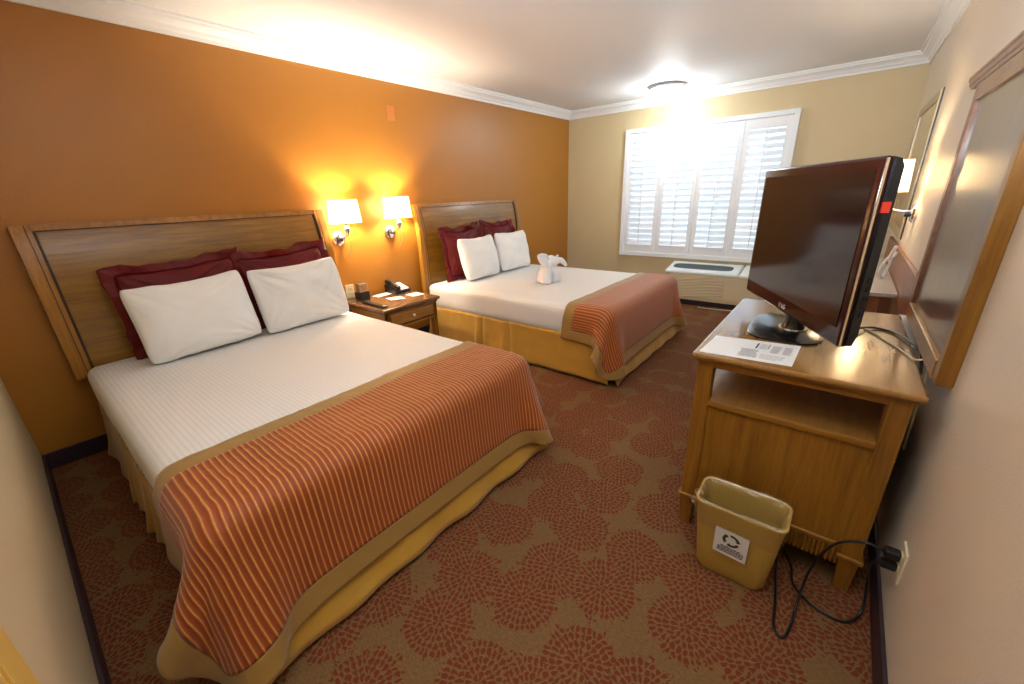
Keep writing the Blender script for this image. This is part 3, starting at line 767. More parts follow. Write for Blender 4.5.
# ------------------------------------------------------------------ nightstand
NX0, NX1, NY0, NY1, NZ = .03, .625, 2.17, 2.765, .572
t = thing('nightstand', 'small wooden nightstand with one drawer between the two beds', 'nightstand', ((NX0+NX1)/2, (NY0+NY1)/2, 0))
obj('top', B((NX0, NY0, NZ-.028), (NX1, NY1, NZ), .008), MT['nstop'], t)
bm = bmesh.new(); box(bm, (NX0+.02, NY0+.02, NZ-.045), (NX1-.015, NY1-.02, NZ-.028), .004); obj('cornice', bm, MT['dkwood'], t)
bm = bmesh.new()
box(bm, (NX0+.03, NY0+.03, .40), (NX1-.03, NY0+.05, NZ-.045)); box(bm, (NX0+.03, NY1-.05, .40), (NX1-.03, NY1-.03, NZ-.045)); box(bm, (NX0+.03, NY0+.05, .40), (NX0+.045, NY1-.05, NZ-.045)); box(bm, (NX0+.03, NY0+.03, .39), (NX1-.03, NY1-.03, .40))
box(bm, (NX1-.05, NY0+.05, NZ-.06), (NX1-.03, NY1-.05, NZ-.045))
obj('carcass', bm, MT['ns'], t)
for a in (NX0+.03, NX1-.075):
    for b in (NY0+.025, NY1-.07): obj('leg', B((a, b, 0), (a+.045, b+.045, NZ-.045), .005), MT['honey'], t)
obj('shelf', B((NX0+.04, NY0+.04, .14), (NX1-.04, NY1-.04, .16), .003), MT['ns'], t)
d = obj('drawer', B((NX1-.036, NY0+.078, .415), (NX1-.022, NY1-.078, NZ-.062), .004), MT['ns'], t)
bm = bmesh.new(); lathe(bm, [(.005, 0), (.005, .010), (.013, .016), (.013, .022), (0, .027)], (NX1-.022, (NY0+NY1)/2, .465), 'x', 16); obj('knob', bm, MT['whitep'], d, smooth=True, label='pale round drawer knob')
# items on it
t = thing('clock_radio', 'small square black and silver clock with amber screen at the back of the nightstand', 'clock', (.14, 2.31, NZ))
obj('housing', B((.085, 2.262, NZ), (.175, 2.358, NZ+.070), .006), MT['black'], t)
obj('face_panel', B((.115, 2.265, NZ+.069), (.168, 2.355, NZ+.145), .006), MT['steel'], t)
obj('display', B((.167, 2.295, NZ+.085), (.171, 2.343, NZ+.128), .001), MT['orscreen'], t)
t = thing('desk_phone', 'black corded telephone with white keypad face on the nightstand', 'telephone', (.14, 2.66, NZ))
bm = bmesh.new(); prism(bm, [(.06, NZ), (.25, NZ), (.25, NZ+.025), (.08, NZ+.075), (.06, NZ+.07)], 'y', 2.585, 2.74, .004); obj('phone_base', bm, MT['black'], t)
bm = bmesh.new(); prism(bm, [(.10, NZ+.0705), (.235, NZ+.0310), (.235, NZ+.0345), (.10, NZ+.0740)], 'y', 2.645, 2.732); obj('keypad_face', bm, MT['paper'], t)
bm = bmesh.new(); tube(bm, spline([(.07, 2.612, NZ+.098), (.12, 2.612, NZ+.10), (.19, 2.612, NZ+.078), (.25, 2.612, NZ+.055)]), [.022]*5+[.016]*14+[.021]*6, 12); obj('handset', bm, MT['black'], t, smooth=True)
def papr(name, pts, z, label, cat, th=.0012, lines=None):
    bm = bmesh.new(); prism(bm, [(q[0], q[1]) for q in pts], 'z', z, z+th); return single(name, bm, MT['paper'], label, cat)
papr('note_card', [(.10, 2.42), (.19, 2.43), (.17, 2.60), (.08, 2.59)], NZ+.0002, 'white card at the back of the nightstand between clock and telephone', 'paper')
papr('note_card', [(.27, 2.44), (.38, 2.42), (.44, 2.53), (.33, 2.56)], NZ+.0002, 'white card in the middle of the nightstand top', 'paper')
papr('note_card', [(.32, 2.62), (.44, 2.61), (.46, 2.73), (.33, 2.74)], NZ+.0002, 'white printed card on the nightstand in front of the telephone', 'paper')
bm = bmesh.new(); box(bm, (.255, 2.215, NZ+.0002), (.56, 2.262, NZ+.018), .006); single('remote_control', bm, MT['black'], 'slim black remote control along the near edge of the nightstand', 'remote')

# ------------------------------------------------------------------ TV cabinet
CX0, CX1, CY0, CY1, CZ = 2.965, 3.612, 1.955, 2.93, .81
t = thing('tv_cabinet', 'honey brown wooden cabinet with open shelf under the television', 'cabinet', ((CX0+CX1)/2, (CY0+CY1)/2, 0))
def parallelo(bm, z0, z1, bev=.008): box(bm, (CX0, CY0, z0), (CX1, CY1, z1), bev)
bm = bmesh.new(); parallelo(bm, CZ-.022, CZ); obj('top', bm, MT['honeytop'], t)
bm = bmesh.new(); box(bm, (CX0+.012, CY0+.012, CZ-.034), (CX1-.012, CY1-.012, CZ-.022), .005); obj('top_moulding', bm, MT['honeyx'], t)
a0, a1, b0, b1 = CX0+.022, CX1-.022, CY0+.022, CY1-.022; pw_ = .055
posts = []
for k, (x, y) in enumerate(((a0, b0), (a1-pw_, b0), (a0, b1-pw_), (a1-pw_, b1-pw_))):
    bm = bmesh.new(); box(bm, (x, y, .155), (x+pw_, y+pw_, CZ-.034), .003)
    box(bm, (x-.010, y-.010, .14), (x+pw_+.010, y+pw_+.010, .158), .005)
    # tapered foot
    vs = [bm.verts.new((x+(pw_ if i in (1, 2) else 0)+(-.006 if i in (1, 2) else .006)*(1-h), y+(pw_ if i > 1 else 0)+(-.006 if i > 1 else .006)*(1-h), h*.14)) for h in (0, 1) for i in range(4)]
    for q in ((0, 3, 2, 1), (4, 5, 6, 7), (0, 1, 5, 4), (1, 2, 6, 5), (2, 3, 7, 6), (3, 0, 4, 7)): bm.faces.new([vs[i] for i in q])
    obj('leg', bm, MT['honey'], t)
bm = bmesh.new(); box(bm, (a0+pw_, b0+.004, CZ-.055), (a1-pw_, b0+.022, CZ-.034)); box(bm, (a0+.004, b0+pw_, CZ-.055), (a0+.022, b1-pw_, CZ-.034)); box(bm, (a1-.022, b0+pw_, CZ-.055), (a1-.004, b1-pw_, CZ-.034)); box(bm, (a0+pw_, b1-.022, CZ-.055), (a1-pw_, b1-.004, CZ-.034)); obj('rail', bm, MT['honeyx'], t)
zs_ = .615
bm = bmesh.new(); box(bm, (a0+.008, b0+.008, zs_-.018), (a1-.008, b1-.008, zs_)); obj('shelf', bm, MT['honeytop'], t)
bm = bmesh.new(); box(bm, (a0+pw_-.002, b0-.001, zs_-.022), (a1-pw_+.002, b0+.012, zs_+.002), .004); obj('shelf_lipping', bm, MT['honeyx'], t)
bm = bmesh.new(); box(bm, (a0+pw_, b0+.010, .165), (a1-pw_, b0+.024, zs_-.02)); obj('side_panel', bm, MT['honey'], t)
bm = bmesh.new(); box(bm, (a0+pw_, b1-.024, .165), (a1-pw_, b1-.010, zs_-.02)); obj('side_panel', bm, MT['honey'], t)
bm = bmesh.new(); box(bm, (a1-.02, b0+pw_, .165), (a1-.008, b1-pw_, zs_-.02)); obj('back_panel', bm, MT['dkwood'], t)
bm = bmesh.new(); box(bm, (a0+pw_, b0+.002, .175), (a1-pw_, b0+.016, .195), .005); obj('base_moulding', bm, MT['honeyx'], t)
bm = bmesh.new(); nfl = 36
for k in range(nfl):
    x = a0+pw_+(a1-a0-2*pw_)*(k+.5)/nfl; tube(bm, [(x, b0+.006, .108), (x, b0+.006, .175)], .0052, 8)
box(bm, (a0+pw_, b0+.011, .112), (a1-pw_, b0+.018, .160))
obj('fluted_apron', bm, MT['honey'], t, smooth=True, autosm=.6)
bm = bmesh.new(); nfl = 50
for k in range(nfl):
    y = b0+pw_+(b1-b0-2*pw_)*(k+.5)/nfl; tube(bm, [(a0+.010, y, .112), (a0+.010, y, .160)], .0058, 8)
box(bm, (a0+.011, b0+pw_, .112), (a0+.018, b1-pw_, .160)); obj('fluted_apron', bm, MT['honey'], t, smooth=True, autosm=.6)
for k in range(2):
    ya = b0+pw_+.004+k*(b1-b0-2*pw_)/2; yb = ya+(b1-b0-2*pw_)/2-.008
    d = obj('drawer', B((a0+.004, ya, .17+.0), (a0+.020, yb, zs_-.024), .003), MT['honey'], t)
    bm = bmesh.new(); lathe(bm, [(.005, 0), (.005, -.012), (.012, -.018), (0, -.026)], (a0+.004, (ya+yb)/2, .42), 'x', 14); obj('knob', bm, MT['steel'], d, smooth=True)

# ------------------------------------------------------------------ television
TH = -1.086; TC = Vector((3.198, 2.395, CZ))
tv = thing('television', 'dark flat screen television turned toward the beds on the wooden cabinet', 'television', TC, (0, 0, TH), None)
# local axes: +x along the screen toward the camera-side end, -y faces the beds
TWd, THt, z0 = .832, .565, .085
def lp(a, b, bev=0, seg=2): return B(a, b, bev, seg)
D = .085
bm = lp((-TWd/2, -.012, z0), (TWd/2, .012, z0+THt), .010, 3); obj('bezel', bm, MT['redbez'], tv, world=False, smooth=True, autosm=.5)
bm = lp((-TWd/2+.026, -.0145, z0+.060), (TWd/2-.026, -.0115, z0+THt-.034)); scr = obj('screen', bm, MT['screen'], tv, world=False)
bm = bmesh.new(); prism(bm, [(-.004+.012, z0+.002), (.012, z0+THt-.002), (.034, z0+THt-.008), (.044, z0+THt-.03), (.044, z0+.04), (.034, z0+.004)], 'x', -TWd/2+.004, TWd/2-.002, .006); obj('rear_housing', bm, MT['black'], tv, world=False)
for s in (-1, 1):
    bm = lp((s*(TWd/2-.001), -.007, z0+.006), (s*(TWd/2+.0025), -.002, z0+THt-.006)); obj('side_trim', bm, MT['goldline'], tv, world=False, label='thin champagne coloured trim strip')
bm = lp((TWd/2-.003, .010, z0+THt-.152), (TWd/2+.0005, .032, z0+THt-.122)); obj('sticker', bm, MT['redst'], tv, world=False, label='small red sticker')
bm = bmesh.new()
for k in range(5): box(bm, (TWd/2-.003, .026, z0+.10+k*.028), (TWd/2+.001, .037, z0+.112+k*.028), .001)
obj('side_buttons', bm, MT['blackgloss'], tv, world=False)
bm = text_bm('LG', .026); bmesh.ops.rotate(bm, verts=bm.verts, matrix=Matrix.Rotation(PI/2, 3, 'X')); bmesh.ops.translate(bm, verts=bm.verts, vec=(.012, -.0126, z0+.026))
obj('logo_letters', bm, MT['whitep'], tv, world=False)
bm = bmesh.new(); lathe(bm, [(0, 0), (.010, 0), (.010, -.001), (0, -.001)], (-.022, -.0122, z0+.026), 'y', 20); obj('logo_disc', bm, MT['steel'], tv, world=False)
# swivel neck and base (base square to the cabinet)
bm = bmesh.new(); lathe(bm, [(.045, .012), (.04, .03), (.032, .05), (.032, .14)], (0.0, .045, 0), 'z', 24); obj('neck', bm, MT['blackgloss'], tv, world=False, smooth=True, autosm=.6)
bm = bmesh.new(); lathe(bm, [(.055, .010), (.052, .022), (.0, .024)], (0, .045, 0), 'z', 24); obj('swivel_ring', bm, MT['chrome'], tv, world=False, smooth=True, autosm=.6)
bm = bmesh.new()
c = Vector((3.215, 2.45, CZ)); prof = []
for k in range(48):
    a = 2*PI*k/48; ex = .55
    prof.append((c.x+.135*math.copysign(abs(math.cos(a))**ex, math.cos(a)), c.y+.205*math.copysign(abs(math.sin(a))**ex, math.sin(a))))
top = [((q[0]-c.x)*.90+c.x, (q[1]-c.y)*.93+c.y) for q in prof]
A = [bm.verts.new((q[0], q[1], CZ+.0005)) for q in prof]; A2 = [bm.verts.new((q[0], q[1], CZ+.007)) for q in prof]; C_ = [bm.verts.new((q[0], q[1], CZ+.013)) for q in top]
ctr = bm.verts.new((c.x, c.y, CZ+.022))
for k in range(48):
    k2 = (k+1) % 48
    bm.faces.new((A[k], A[k2], A2[k2], A2[k])); bm.faces.new((A2[k], A2[k2], C_[k2], C_[k])); bm.faces.new((C_[k], C_[k2], ctr))
bm.faces.new(A[::-1])
mi = (Matrix.Translation(TC) @ Matrix.Rotation(TH, 4, 'Z')).inverted(); bmesh.ops.transform(bm, matrix=mi, verts=bm.verts)
obj('base', bm, MT['blackgloss'], tv, world=False, smooth=True, autosm=.5)

# sheet of paper on the cabinet
P_ = [Vector((2.995, 2.20, 0)), Vector((3.285, 2.235, 0)), Vector((3.278, 2.00, 0)), Vector((2.985, 1.978, 0))]
t = thing('information_sheet', 'white printed information sheet on the cabinet in front of the television base', 'paper', (3.13, 2.1, CZ))
bm = bmesh.new(); prism(bm, [(q.x, q.y) for q in P_], 'z', CZ+.0003, CZ+.0013); obj('sheet_of_paper', bm, MT['paper'], t)
def onp(u, v): return P_[3].lerp(P_[2], u).lerp(P_[0].lerp(P_[1], u), v)
def pq(bm, u0, u1, v0, v1, z):
    vs = [bm.verts.new(Vector((0, 0, z))+onp(u, v)) for u, v in ((u0, v0), (u1, v0), (u1, v1), (u0, v1))]; bm.faces.new(vs)
bm = bmesh.new(); rnd = random.Random(5)
for k in range(9):
    pq(bm, .40+rnd.random()*.02, .58+rnd.random()*.04, .12+k*.045, .13+k*.045+.008, CZ+.0016)
for k in range(11): pq(bm, .72, .82-rnd.random()*.02, .45+k*.035, .458+k*.035+.004, CZ+.0016)
for k in range(11): pq(bm, .85, .95-rnd.random()*.02, .45+k*.035, .458+k*.035+.004, CZ+.0016)
for k in range(5): pq(bm, .64, .92-rnd.random()*.1, .12+k*.05, .13+k*.05, CZ+.0016)
obj('printed_lines', bm, MT['ink'], t)
bm = bmesh.new(); pq(bm, .54, .56, .58, .86, CZ+.0017); pq(bm, .675, .685, .62, .86, CZ+.0017); 
for k in range(5): pq(bm, .575, .665, .60+k*.055, .612+k*.055, CZ+.0017)
obj('printed_table', bm, MT['bink'], t)

# ------------------------------------------------------------------ waste bin
t = thing('waste_bin', 'mustard plastic waste bin with clear liner standing in front of the cabinet', 'waste bin', (3.23, 1.835, 0))
def ring(bm, cx, cy, hx, hy, z, r, n=10, wob=0, seed=0):
    out = []; 
    for q, (sx, sy) in enumerate(((1, 1), (-1, 1), (-1, -1), (1, -1))):
        for k in range(n+1):
            a = q*PI/2+k/n*PI/2
            w_ = wob*noise.noise(Vector((math.cos(a)*5+seed, math.sin(a)*5, z*30)))
            out.append(bm.verts.new((cx+sx*(hx-r)+(r+w_)*math.cos(a), cy+sy*(hy-r)+(r+w_)*math.sin(a), z)))
    # subdivide straight runs
    return out
def loft(bm, rings, cap0=False, cap1=False):
    for A, C in zip(rings, rings[1:]):
        n = len(A)
        for k in range(n): bm.faces.new((A[k], A[(k+1) % n], C[(k+1) % n], C[k]))
    if cap0: bm.faces.new(rings[0][::-1])
    if cap1: bm.faces.new(rings[-1])
cxb, cyb = 3.229, 1.842
bx0, by0, bx1, by1, bh_ = .115, .058, .141, .082, .32
def hs(z): f = z/bh_; return bx0+(bx1-bx0)*f, by0+(by1-by0)*f
bm = bmesh.new(); R = []
for z in (0.002, .02, .1, .2, .29, .31): hx, hy = hs(z); R.append(ring(bm, cxb, cyb, hx-(.006 if z < .01 else 0), hy-(.006 if z < .01 else 0), z, .035))
hx, hy = hs(.31)
R.append(ring(bm, cxb, cyb, hx+.005, hy+.005, .312, .038)); R.append(ring(bm, cxb, cyb, hx+.005, hy+.005, .322, .038)); R.append(ring(bm, cxb, cyb, hx-.003, hy-.003, .322, .034))
for z in (.2, .02): hx, hy = hs(z); R.append(ring(bm, cxb, cyb, hx-.004, hy-.004, z, .032))
loft(bm, R, True, True); obj('bin_body', bm, MT['bin'], t, smooth=True, autosm=.6)
bm = bmesh.new()
def lring(z, off, wob, seed, dens=3):
    hx, hy = hs(min(z, bh_)); out = []
    base = []
    n = 12; r = .036
    for q, (sx, sy) in enumerate(((1, 1), (-1, 1), (-1, -1), (1, -1))):
        for k in range(n+1):
            a = q*PI/2+k/n*PI/2; base.append(Vector((cxb+sx*(hx+off-r)+r*math.cos(a), cyb+sy*(hy+off-r)+r*math.sin(a), z)))
        # straight run
        q2 = (q+1) % 4; sx2, sy2 = ((1, 1), (-1, 1), (-1, -1), (1, -1))[q2]; a = (q+1)*PI/2
        e = Vector((cxb+sx2*(hx+off-r)+r*math.cos(a), cyb+sy2*(hy+off-r)+r*math.sin(a), z)); s = base[-1]
        m = 14
        for k in range(1, m): base.append(s.lerp(e, k/m))
    c = Vector((cxb, cyb, z))
    for i, p in enumerate(base):
        d = (p-c); d.z = 0; d.normalize()
        w_ = wob*(noise.noise(Vector((i*.55, seed, z*8)))+.6*noise.noise(Vector((i*.21+z*60, seed+3, z*25))))
        out.append(bm.verts.new(p+d*w_+Vector((0, 0, wob*.8*noise.noise(Vector((i*.3, seed, 5)))))))
    return out
R = []
for k in range(9):
    z = .225+.1*k/8; R.append(lring(z, .0065, .006 if k < 8 else .003, 2))
R.append(lring(.332, .003, .002, 2)); R.append(lring(.333, -.006, .003, 2))
for k in range(7): z = .31-.2*k/6; R.append(lring(z, -.017-.006*k/6, .011, 6))
loft(bm, R); ln_ = obj('bin_liner', bm, MT['film'], t, smooth='raw', label='clear crinkled plastic liner')
bm = bmesh.new(); tube(bm, spline([(cxb-.125, cyb-.03, .325), (cxb-.150, cyb-.035, .315), (cxb-.157, cyb-.04, .285), (cxb-.150, cyb-.045, .27)]), [.008+.003*math.sin(k) for k in range(25)], 8); obj('liner_knot', bm, MT['film'], t, smooth=True)
# label: slightly tilted on the front face
ly = lambda z: cyb-hs(z)[1]-.0012
yl = lambda z: ly(z)-.0095
def onb(u, v):   # u across 0..1, v up 0..1
    x = cxb-.060+u*.108; z = .128+v*.118-(u-.5)*.006
    return Vector((x, yl(z), z))
bm = bmesh.new(); g = [[[bm.verts.new(onb(i/4, j/4)+Vector((0, k*.0006, 0))) for k in (0, 1)] for j in range(5)] for i in range(5)]
for i in range(4):
    for j in range(4):
        bm.faces.new((g[i][j][0], g[i+1][j][0], g[i+1][j+1][0], g[i][j+1][0])); bm.faces.new((g[i][j][1], g[i][j+1][1], g[i+1][j+1][1], g[i+1][j][1]))
lb = obj('label_sticker', bm, MT['paper'], t, label='white recycling label')
bm = bmesh.new()
def arrow(bm, a0, a1, R0, R1, cu, cv, z=.0008):
    n = 8; pts = []
    for k in range(n+1):
        a = a0+(a1-a0)*k/n; pts.append((a, R0, R1))
    def P3(a, r): q = onb(cu+r*math.cos(a)*1.11, cv+r*math.sin(a)); return q+Vector((0, -z, 0))
    for k in range(n):
        A, Bq = pts[k][0], pts[k+1][0]
        bm.faces.new([bm.verts.new(P3(A, R0)), bm.verts.new(P3(Bq, R0)), bm.verts.new(P3(Bq, R1)), bm.verts.new(P3(A, R1))])
    rm = (R0+R1)/2; bm.faces.new([bm.verts.new(P3(a1, R0-.045)), bm.verts.new(P3(a1+(.30 if a1 > a0 else -.30), rm)), bm.verts.new(P3(a1, R1+.045))])
for k in range(3):
    a = PI/2+.2-k*2*PI/3; arrow(bm, a, a-1.45, .15, .235, .5, .66)
obj('recycling_symbol', bm, MT['greendot'], lb)
bm = bmesh.new(); rnd = random.Random(2)
for r in range(4):
    u = .12+.03*(r == 0)*3; v = .33-r*.07
    while u < .88-.1*(r == 0):
        wd = .04+rnd.random()*.07
        q = [onb(uu, vv)+Vector((0, -.0008, 0)) for uu, vv in ((u, v), (min(u+wd, .9), v), (min(u+wd, .9), v+.04), (u, v+.04))]
        bm.faces.new([bm.verts.new(x) for x in q]); u += wd+.02
obj('label_text', bm, MT['bink'], lb)

# ------------------------------------------------------------------ cords
def cord(name, pts, r, mat, label, cat='cord'):
    bm = bmesh.new(); tube(bm, spline(pts, 10), r, 8); return single(name, bm, mat, label, cat, smooth=True)
t = thing('power_cord', 'black power cord looping over the carpet from the outlet beside the cabinet', 'cord', (3.45, 1.80, 0))
bm = bmesh.new(); tube(bm, spline([(3.612, 1.865, .322), (3.56, 1.85, .335), (3.50, 1.87, .27), (3.46, 1.86, .15), (3.445, 1.80, .03), (3.44, 1.73, .008), (3.425, 1.66, .0075), (3.395, 1.68, .0075), (3.385, 1.80, .0075), (3.37, 1.93, .0075), (3.36, 2.05, .0075)], 10), .0045, 8); obj('cable', bm, MT['black'], t, smooth=True)
bm = B((3.612, 1.848, .308), (3.6505, 1.882, .336), .006); obj('plug', bm, MT['black'], t)
t = thing('power_cord', 'black power cord hanging behind the cabinet leg and lying round its foot', 'cord', (3.6, 1.85, 0))
bm = bmesh.new(); tube(bm, spline([(3.615, 1.865, .280), (3.60, 1.90, .22), (3.615, 1.93, .12), (3.62, 1.90, .03), (3.58, 1.84, .0075), (3.50, 1.84, .0075), (3.43, 1.90, .0075), (3.41, 2.0, .0075), (3.35, 2.1, .0075)], 10), .0045, 8); obj('cable', bm, MT['black'], t, smooth=True)
bm = B((3.612, 1.852, .266), (3.6505, 1.878, .292), .005); obj('plug', bm, MT['black'], t)
cord('television_cable', [(3.36, 2.44, .90), (3.43, 2.50, .84), (3.50, 2.62, .817), (3.56, 2.60, .815), (3.60, 2.50, .818), (3.632, 2.38, .80), (3.640, 2.32, .65), (3.638, 2.30, .3)], .0045, MT['black'], 'black cable running from the back of the television over the cabinet edge')
cord('aerial_cable', [(3.36, 2.50, .87), (3.42, 2.66, .8145), (3.50, 2.55, .8145), (3.57, 2.38, .8145), (3.60, 2.28, .8145), (3.634, 2.24, .80), (3.640, 2.22, .5)], .0032, MT['ivory'], 'thin pale cable lying on the cabinet between television and wall')

# ------------------------------------------------------------------ framed wood panel on right wall
PX = W; y0, y1, z0, z1 = 2.015, 2.90, .83, 1.72; TK = .040
t = thing('framed_wall_panel', 'large glossy brown wood panel in a honey frame on the right wall above the cabinet', 'wall panel', (W, (y0+y1)/2, z0))
obj('panel', B((PX-.028, y0+.05, z0+.05), (PX, y1-.05, z1-.05)), MT['panelgloss'], t)
obj('side_rail', B((PX-TK, y0, z0), (PX, y0+.052, z1), .003), MT['honey'], t)
obj('side_rail', B((PX-TK, y1-.052, z0), (PX, y1, z1), .003), MT['redwood'], t)
obj('bottom_rail', B((PX-TK-.004, y0+.052, z0), (PX, y1-.052, z0+.06), .004), MT['honeyx'], t)
obj('top_rail', B((PX-TK, y0+.052, z1-.06), (PX, y1-.052, z1), .003), MT['honeyx'], t)
bm = bmesh.new(); prism(bm, [(PX, z1), (PX-.041, z1), (PX-.044, z1+.012), (PX-.047, z1+.016), (PX-.050, z1+.030), (PX-.053, z1+.034), (PX-.053, z1+.042), (PX, z1+.042)], 'y', y0-.03, y1+.12, .002); obj('cornice', bm, MT['honeyx'], t)

# narrow mirror beyond
t = thing('wall_mirror', 'framed mirror on the right wall above the desk, beyond the wall lamp', 'mirror', (W, 4.95, 1.0))
y0, y1, z0, z1 = 4.38, 5.50, 1.0, 1.925
obj('mirror_glass', B((W-.008, y0+.05, z0+.05), (W-.004, y1-.05, z1-.05)), MT['mirror'], t)
obj('backing', B((W-.004, y0+.02, z0+.02), (W, y1-.02, z1-.02)), MT['darkfr'], t)
for nm, a, b in (('frame_side', (y0, z0), (y0+.055, z1)), ('frame_side', (y1-.055, z0), (y1, z1)), ('frame_rail', (y0+.055, z1-.055), (y1-.055, z1)), ('frame_rail', (y0+.055, z0), (y1-.055, z0+.055))):
    obj(nm, B((W-.016, a[0], a[1]), (W, b[0], b[1]), .003), MT['goldfr'], t)
obj('frame_edge', B((W-.009, y0-.004, z0), (W, y0, z1)), MT['darkfr'], t, label='dark outer edge of the frame')

# desk beyond the cabinet, with backboard on the wall
DX0, DX1, DY0, DY1, DZ = 2.99, 3.635, 3.46, 5.0, .80
t = thing('desk', 'dark wooden desk with grey top behind the television, against the right wall', 'desk', ((DX0+DX1)/2, (DY0+DY1)/2, 0))
obj('desk_top', B((DX0, DY0, DZ-.025), (DX1, DY1, DZ), .004), MT['desktop'], t)
bm = bmesh.new(); box(bm, (DX0+.03, DY0+.015, DZ-.14), (DX1-.01, DY0+.035, DZ-.025)); box(bm, (DX0+.03, DY1-.035, DZ-.14), (DX1-.01, DY1-.015, DZ-.025)); box(bm, (DX0+.03, DY0+.035, DZ-.14), (DX0+.05, DY1-.035, DZ-.025)); obj('apron', bm, MT['redwood'], t)
for x in (DX0+.02, DX1-.07):
    for y in (DY0+.01, DY1-.06): obj('leg', B((x, y, 0), (x+.05, y+.05, DZ-.025), .003), MT['dkwood'], t)
bm = B((W-.022, 3.05, .74), (W, 5.0, .965), .004); single('wall_backboard', bm, MT['redwood'], 'brown wooden rail board on the right wall behind desk and cabinet end', 'backboard')
bm = bmesh.new(); box(bm, (W-.045, 2.50, CZ+.001-.07), (W-.023+.022, 3.03, CZ-.02), .004); single('cable_raceway', bm, MT['whitep'], 'white plastic cable channel on the right wall just behind the cabinet', 'cable channel')
# white looped cord bundle on the desk
t = thing('cord_bundle', 'white looped cord bundle standing on the grey desk beside the wall board', 'cord', (3.59, 3.92, DZ))
bm = bmesh.new(); q0 = Vector((3.592, 3.95, DZ))
tube(bm, spline([q0+Vector(v) for v in ((-.01, 0, .005), (-.028, 0, .05), (-.01, 0, .12), (.012, 0, .135), (.006, 0, .07), (.0, 0, .015), (-.01, 0, .008))]), .008, 8); obj('loop', bm, MT['whitep'], t, smooth=True)
bm = bmesh.new(); tube(bm, spline([q0+Vector(v) for v in ((.0, 0, .12), (.006, -.01, .16), (.016, -.02, .205))]), [.009]*17, 8); tube(bm, spline([q0+Vector(v) for v in ((.006, .02, .10), (.022, .02, .14), (.030, .02, .165))]), [.009]*17, 8); obj('cord_end', bm, MT['whitep'], t, smooth=True)

# ------------------------------------------------------------------ air conditioner
ax0, ax1, ay0, ay1 = 1.68, 2.86, 5.66, L-.0
t = thing('air_conditioner', 'long beige wall air conditioner standing below the shuttered window', 'air conditioner', ((ax0+ax1)/2, (ay0+ay1)/2, 0))
bm = bmesh.new(); box(bm, (ax0+.06, ay0+.04, 0), (ax1-.04, ay1-.014, .07)); obj('plinth', bm, MT['base'], t)
bm = bmesh.new(); prism(bm, [(ay0, .07), (ay0-.012, .12), (ay0-.006, .40), (ay0+.01, .405), (ay1-.013, .405), (ay1-.013, .07)], 'x', ax0+.03, ax1-.02, .008); obj('front_cover', bm, MT['acw'], t)
bm = bmesh.new()
for k in range(7):
    pts = []
    for j in range(9):
        u = j/8; x = ax0+.09+u*.58+.0; z = .13+k*.037-.05+.10*u**1.6 if False else .105+k*.036+.075*math.sin(u*1.5)-.02
        if z < .37: pts.append((x, ay0-.012, z))
    if len(pts) > 1: tube(bm, pts, .0085, 6)
obj('front_louvres', bm, MT['acw'], t, smooth=True)
bm = bmesh.new()
prof = [(ay0-.012, .392), (ay0-.022, .405), (ay0-.014, .425), (ay0+.01, .436), (ay1-.03, .492), (ay1-.012, .488), (ay1-.012, .40)]
prism(bm, prof, 'x', ax0-.03, ax0+.80, .012); obj('top_slab', bm, MT['actop'], t, label='pale top grille surround')
bm = bmesh.new(); prism(bm, prof, 'x', ax0+.812, ax1, .012); obj('control_cover', bm, MT['actop'], t)
sl = (.492-.436)/(ay1-.03-ay0-.01)
bm = bmesh.new()
zt = lambda y: .436+(y-(ay0+.01))*sl
poly = []
for k in range(32):
    a = 2*PI*k/32; poly.append((ax0+.37+.345*math.copysign(abs(math.cos(a))**.4, math.cos(a)), ay0+.145+.085*math.copysign(abs(math.sin(a))**.5, math.sin(a))))
A = [bm.verts.new((q[0], q[1], zt(q[1])+.0012)) for q in poly]; A2 = [bm.verts.new((q[0], q[1], zt(q[1])-.006)) for q in poly]
bm.faces.new(A); bm.faces.new(A2[::-1])
for k in range(32): bm.faces.new((A[k], A2[k], A2[(k+1) % 32], A[(k+1) % 32]))
obj('outlet_grille', bm, MT['acdark'], t, label='dark slotted air outlet')
bm = bmesh.new()
for k in range(26):
    x = ax0+.06+k*.0248; tube(bm, [(x, ay0+.07, zt(ay0+.07)+.002), (x, ay0+.22, zt(ay0+.22)+.002)], .0022, 5)
obj('grille_bars', bm, plain('grille_grey', (.16, .19, .20), .5), t)
cord('appliance_cord', [(2.10, 5.60, .0075), (2.22, 5.58, .0075), (2.38, 5.60, .0075), (2.55, 5.62, .0075), (2.8, 5.6, .0075)], .005, MT['ivory'], 'pale cord lying on the carpet in front of the air conditioner')

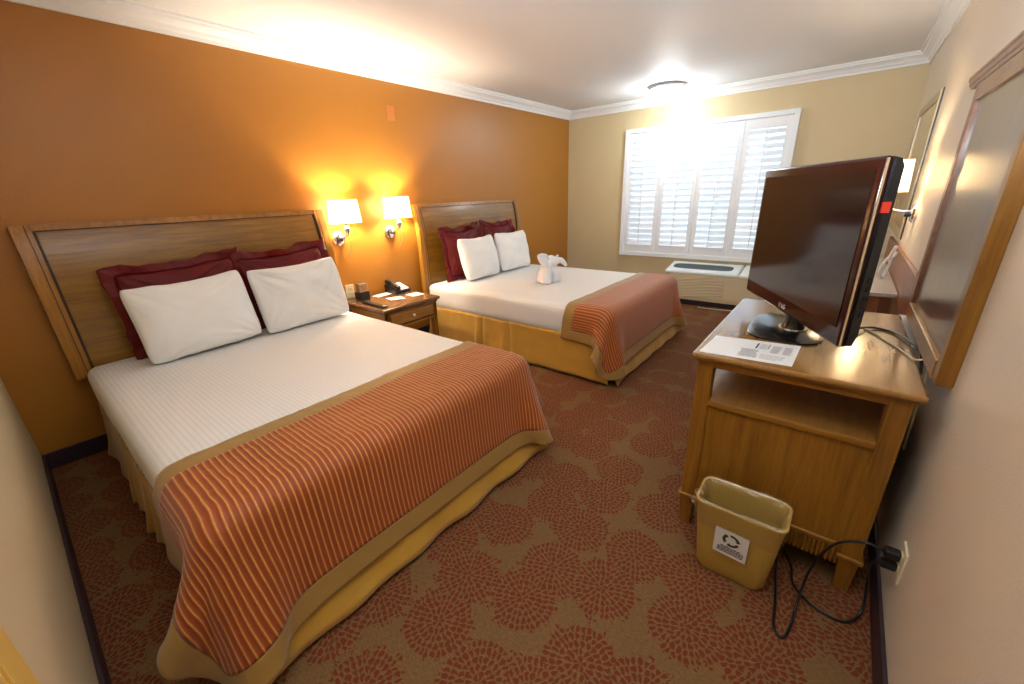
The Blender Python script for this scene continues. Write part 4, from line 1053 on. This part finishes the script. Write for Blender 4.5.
# ------------------------------------------------------------------ lights
def light(name, kind, loc, energy, col, size=.1, rot=None, size_y=None):
    ld = bpy.data.lights.new(name, kind); ld.energy = energy; ld.color = col
    if kind == 'AREA':
        ld.size = size
        if size_y: ld.shape = 'RECTANGLE'; ld.size_y = size_y
    elif kind != 'SUN': ld.shadow_soft_size = size
    o = bpy.data.objects.new(name, ld); COL.objects.link(o); o.location = loc
    if rot: o.rotation_euler = rot
    return o
light('ceiling_lamp_glow', 'POINT', (CL[0], CL[1], H-.17), 11, (.80, .92, 1.0), .14)
light('hall_fill_light', 'POINT', (2.9, .12, 2.25), 6, (1, .93, .84), .2)  # added warm fill near the camera, no lamp known there
fl = light('ceiling_bounce_fill', 'SPOT', (3.25, .45, 1.62), 150, (.84, .93, 1.0), .06); fl.data.spot_size = math.radians(115); fl.data.spot_blend = .8  # added unseen spot aimed at the ceiling to brighten the beds
fl.rotation_euler = (Vector((2.75, 1.7, 2.44))-Vector(fl.location)).to_track_quat('-Z', 'Y').to_euler()
w = bpy.data.worlds.new('daylight'); scn.world = w; w.use_nodes = True
bg = w.node_tree.nodes['Background']; bg.inputs[0].default_value = (.70, .85, 1, 1); bg.inputs[1].default_value = .9

# ------------------------------------------------------------------ camera
cam = bpy.data.cameras.new('camera'); co = bpy.data.objects.new('camera', cam); COL.objects.link(co); scn.camera = co
yaw, pitch, roll, f = -.682710, -.352519, -.037851, 401.958
cy, sy, cp, sp = math.cos(yaw), math.sin(yaw), math.cos(pitch), math.sin(pitch)
F = Vector((sy*cp, cy*cp, sp)); R0 = Vector((cy, -sy, 0)); U0 = R0.cross(F)
R_ = R0*math.cos(roll)+U0*math.sin(roll); U_ = -R0*math.sin(roll)+U0*math.cos(roll)
mat = Matrix((R_, U_, -F)).transposed().to_4x4(); mat.translation = Vector((3.32588, .434586, 1.396642)); co.matrix_world = mat
cam.sensor_fit = 'HORIZONTAL'; cam.sensor_width = 36; cam.lens = f/1024*36; cam.clip_start = .02
vs = scn.view_settings; vs.view_transform = 'Standard'; vs.look = 'None'; vs.gamma = 1; vs.use_curve_mapping = False; vs.exposure = 1.17
